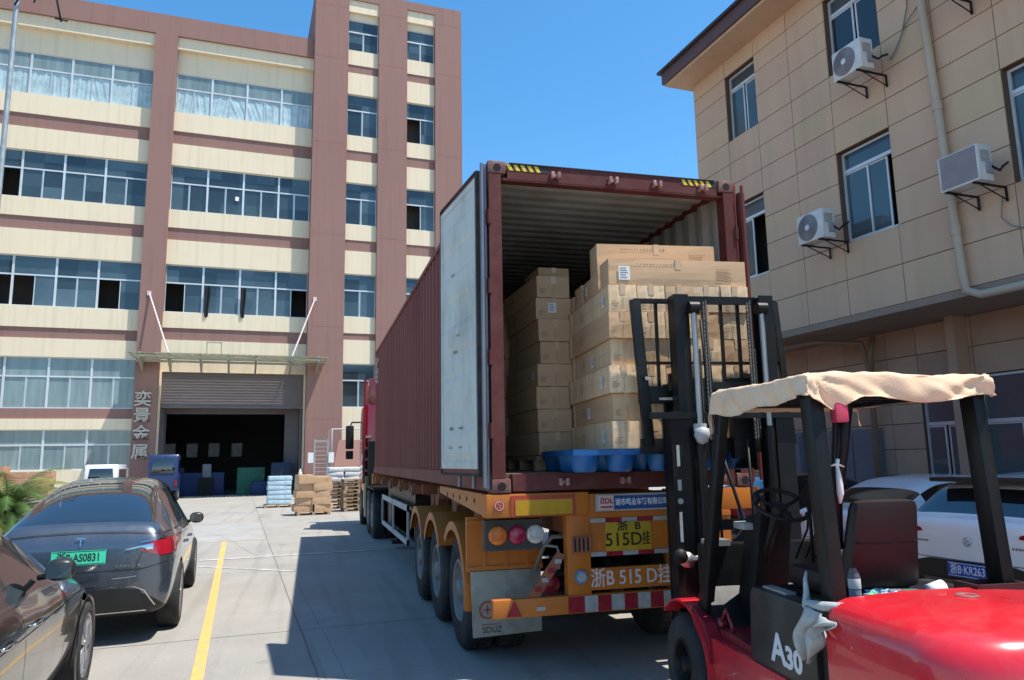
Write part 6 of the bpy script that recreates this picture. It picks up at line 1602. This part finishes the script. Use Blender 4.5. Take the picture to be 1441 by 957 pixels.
    b=MB(); b.box(-.25,.25,-.1,.1,0,.8); o=b.obj('white_barrel',M('dim_white_plastic',(.2,.2,.2),rough=.5),None,bevel=.1); o.matrix_world=Lm(-3.75,40.9,1.0); 
    b=MB(); b.box(-.4,.4,-.3,.3,-1.0,0); q=b.obj('stand',m_plastic,o); tag(o,'pale plastic drum on a stand inside the factory hall','drum')
    # stacker mast by the door
    t=thing('hand_stacker','narrow steel lifting mast with white handles standing right of the door','stacker',wp(1.75,32,TL),TL)
    b=MB(); b.box(-.35,-.27,-.05,.05,0,2.9); b.box(.27,.35,-.05,.05,0,2.9); b.obj('mast',m_steel,t)
    b=MB(); b.box(-.27,.27,-.04,.04,2.75,2.85); b.box(-.27,.27,-.04,.04,.4,.5); 
    for k in range(10): b.box(-.27,.27,-.01,.01,.7+k*.2,.74+k*.2)
    b.obj('cross_bars',m_steel,t)
    for s in (-1,1): b=MB(); b.box(s*.62,s*.36,-.1,.0,1.75,2.25); b.obj('handle_block',M('white_enamel',(.7,.68,.65),rough=.4),t)
    b=MB(); b.box(-.4,.4,-.7,.3,.05,.15); b.obj('base',m_black,t)
    # pipe frame with brown awning
    t=thing('awning_frame','white pipe frame with a brown sloping awning beside the truck mirror','awning',wp(3.3,33.5,TL),TL)
    b=MB(); b.tube([(-.85,0,0),(-.85,0,3.45),(2.6,0,3.5)],.05); b.tube([(-.85,1.5,0),(-.85,1.5,3.45),(-.85,0,3.45)],.04); b.tube([(2.6,0,3.5),(2.6,0,0)],.05); b.obj('pipe_frame',M('pinkish_white_rod',(.6,.5,.47)),t)
    b=MB(); b.hexa([(-.75,.3,1.3),(2.6,.3,1.3),(2.6,2.6,2.9),(-.2,2.6,2.9)],[(-.75,.3,1.36),(2.6,.3,1.36),(2.6,2.6,2.96),(-.2,2.6,2.96)]); b.box(-.8,2.6,.28,.34,.3,1.32); b.obj('awning_sheet',M('brown_sheet',(.16,.075,.06),rough=.7,var=.15),t)
    # board stacks at the far left
    mbk=M('kraft_board',(.46,.25,.14),rough=.8,var=.15,scale=4,dirt=(.3,.16,.09),dscale=4,damt=.5)
    spots=[(-12.9,29.5,1.5,2.05,'tall'),(-11.3,29.2,1.3,1.85,'middle'),(-9.75,28.6,1.6,1.62,'right')]
    for x,y,w_,h_,nm in spots:
        n=int(h_/.25)
        for i in range(n):
            carton(Lm(x+r.uniform(-.04,.04),y+r.uniform(-.05,.05),.12+i*(h_-.12)/n,r.uniform(-.03,.03)),w_,.9,(h_-.12)/n-.008,'reddish brown carton, %s layer of the %s stack behind the palm'%(ORD[i] if i<9 else 'top',nm),'reddish cartons stacked before the factory windows',seed=i,mat=mbk)
        woodpal(x,y,0,'wooden pallet under the %s reddish carton stack behind the palm'%nm,None,w_)
    b=MB(); b.box(-1.2,1.2,-.3,.3,0,.72); o=b.obj('planter_wall',M('pale_render',(.55,.52,.46),rough=.8,var=.1),None,bevel=.02); o.matrix_world=Lm(-8.6,24.2); tag(o,'low pale rendered planter wall behind the dark electric hatchback','planter')
goods()
def palm():
    t=thing('sago_palm','sago palm with arching green and yellow fronds at the left edge','palm',wp(-7.0,14.6,TL),TL)
    r=random.Random(5)
    b=MB(); b.lathe([(.26,0),(.24,.2),(.2,.42),(.12,.55)],(0,0,0),'z',14)
    for k in range(60):
        a=k*2.4; z=.03+k*.008; b.box(math.cos(a)*.24-.03,math.cos(a)*.24+.03,math.sin(a)*.24-.03,math.sin(a)*.24+.03,z,z+.05)
    b.obj('trunk',M('shaggy_palm_trunk',(.09,.06,.035),rough=.95,var=.3,scale=12),t)
    g1=M('palm_green',(.075,.14,.03),rough=.45,var=.35,scale=3,spec=.5); g2=M('palm_yellow_green',(.26,.25,.06),rough=.5,var=.3,scale=3)
    for k in range(64):
        az=k*2.39996; el=R(86-(k/64)*92); L=1.75+r.uniform(-.25,.25); b=MB(); b.mi=0
        pts=[];n=26;p=Vector((0,0,.75));e=el
        for i in range(n+1):
            pts.append(p.copy()); e-=R(3.1+(1.5*i/n)); p+=Vector((math.cos(az)*math.cos(e),math.sin(az)*math.cos(e),math.sin(e)))*(L/n)
        b.tube(pts[::2],[.012*(1-i/14.5) for i in range(len(pts[::2]))],5)
        sd=Vector((-math.sin(az),math.cos(az),0))
        for i in range(2,n):
            d=(pts[i+1]-pts[i]).normalized() if i<n else d
            up=sd.cross(d)
            ll=.30*math.sin(math.pi*(.12+.86*i/n))**.7
            for s in (-1,1):
                for q in (0,.5):
                    base=pts[i]+d*(L/n*q); tip=base+sd*s*ll*.86+d*ll*.5+up*(ll*.30)+Vector((0,0,-.03*r.random()))
                    w_=d*.011
                    b.add([base-w_,base+w_,tip],[(0,1,2)])
        o=b.obj('frond',g2 if k%4==1 else g1,t,recalc=False)
palm()
def leafy(name,label,cat,x,y,z,sx,sy,sz,n,cols,leaf=.09,seed=1,stem=True):
    t=thing(name,label,cat,wp(x,y,TL),TL); r=random.Random(seed)
    if stem:
        b=MB()
        for k in range(7): a=k*.9; b.tube([(0,0,0),(sx*.3*math.cos(a),sy*.3*math.sin(a),z*.6+sz*.2),(sx*.7*math.cos(a),sy*.7*math.sin(a),z+sz*.3)],[.05,.035,.01],6)
        b.obj('stems',M('bush_stem',(.10,.075,.05),rough=.9),t)
    cl=[(r.uniform(-.7,.7)*sx,r.uniform(-.7,.7)*sy,z+r.uniform(-.6,.75)*sz,r.uniform(.28,.5)) for _ in range(16)]
    for ci,c in enumerate(cols):
        b=MB()
        for k in range(n):
            q=r.choice(cl); v=Vector((r.gauss(0,1),r.gauss(0,1),r.gauss(0,1))).normalized()*(q[3]*(.55+.5*r.random()))
            p=Vector((q[0]+v.x*sx*.75,q[1]+v.y*sy*.75,q[2]+v.z*sz*.9))
            a=Vector((r.gauss(0,1),r.gauss(0,1),r.gauss(0,.6))).normalized(); c_=a.orthogonal().normalized(); s=leaf*r.uniform(.6,1.3)
            b.add([p-a*s,p+c_*s*.4,p+a*s,p-c_*s*.4],[(0,1,2,3)])
        b.obj('foliage',c,t,recalc=False)
bg1=M('bush_green',(.055,.12,.03),rough=.5,var=.3,scale=2); bg2=M('bush_light_green',(.14,.21,.06),rough=.5,var=.3,scale=2)
leafy('bush','rounded green bush behind the reddish cartons at the left edge','bush',-13.4,31.0,2.1,1.7,1.2,.8,2600,(bg1,bg2),.11,3)
leafy('bush','low leafy shrub beneath the sago palm beside the hatchback','bush',-7.3,14.4,.55,.9,.7,.6,1800,(bg1,bg2),.06,8)
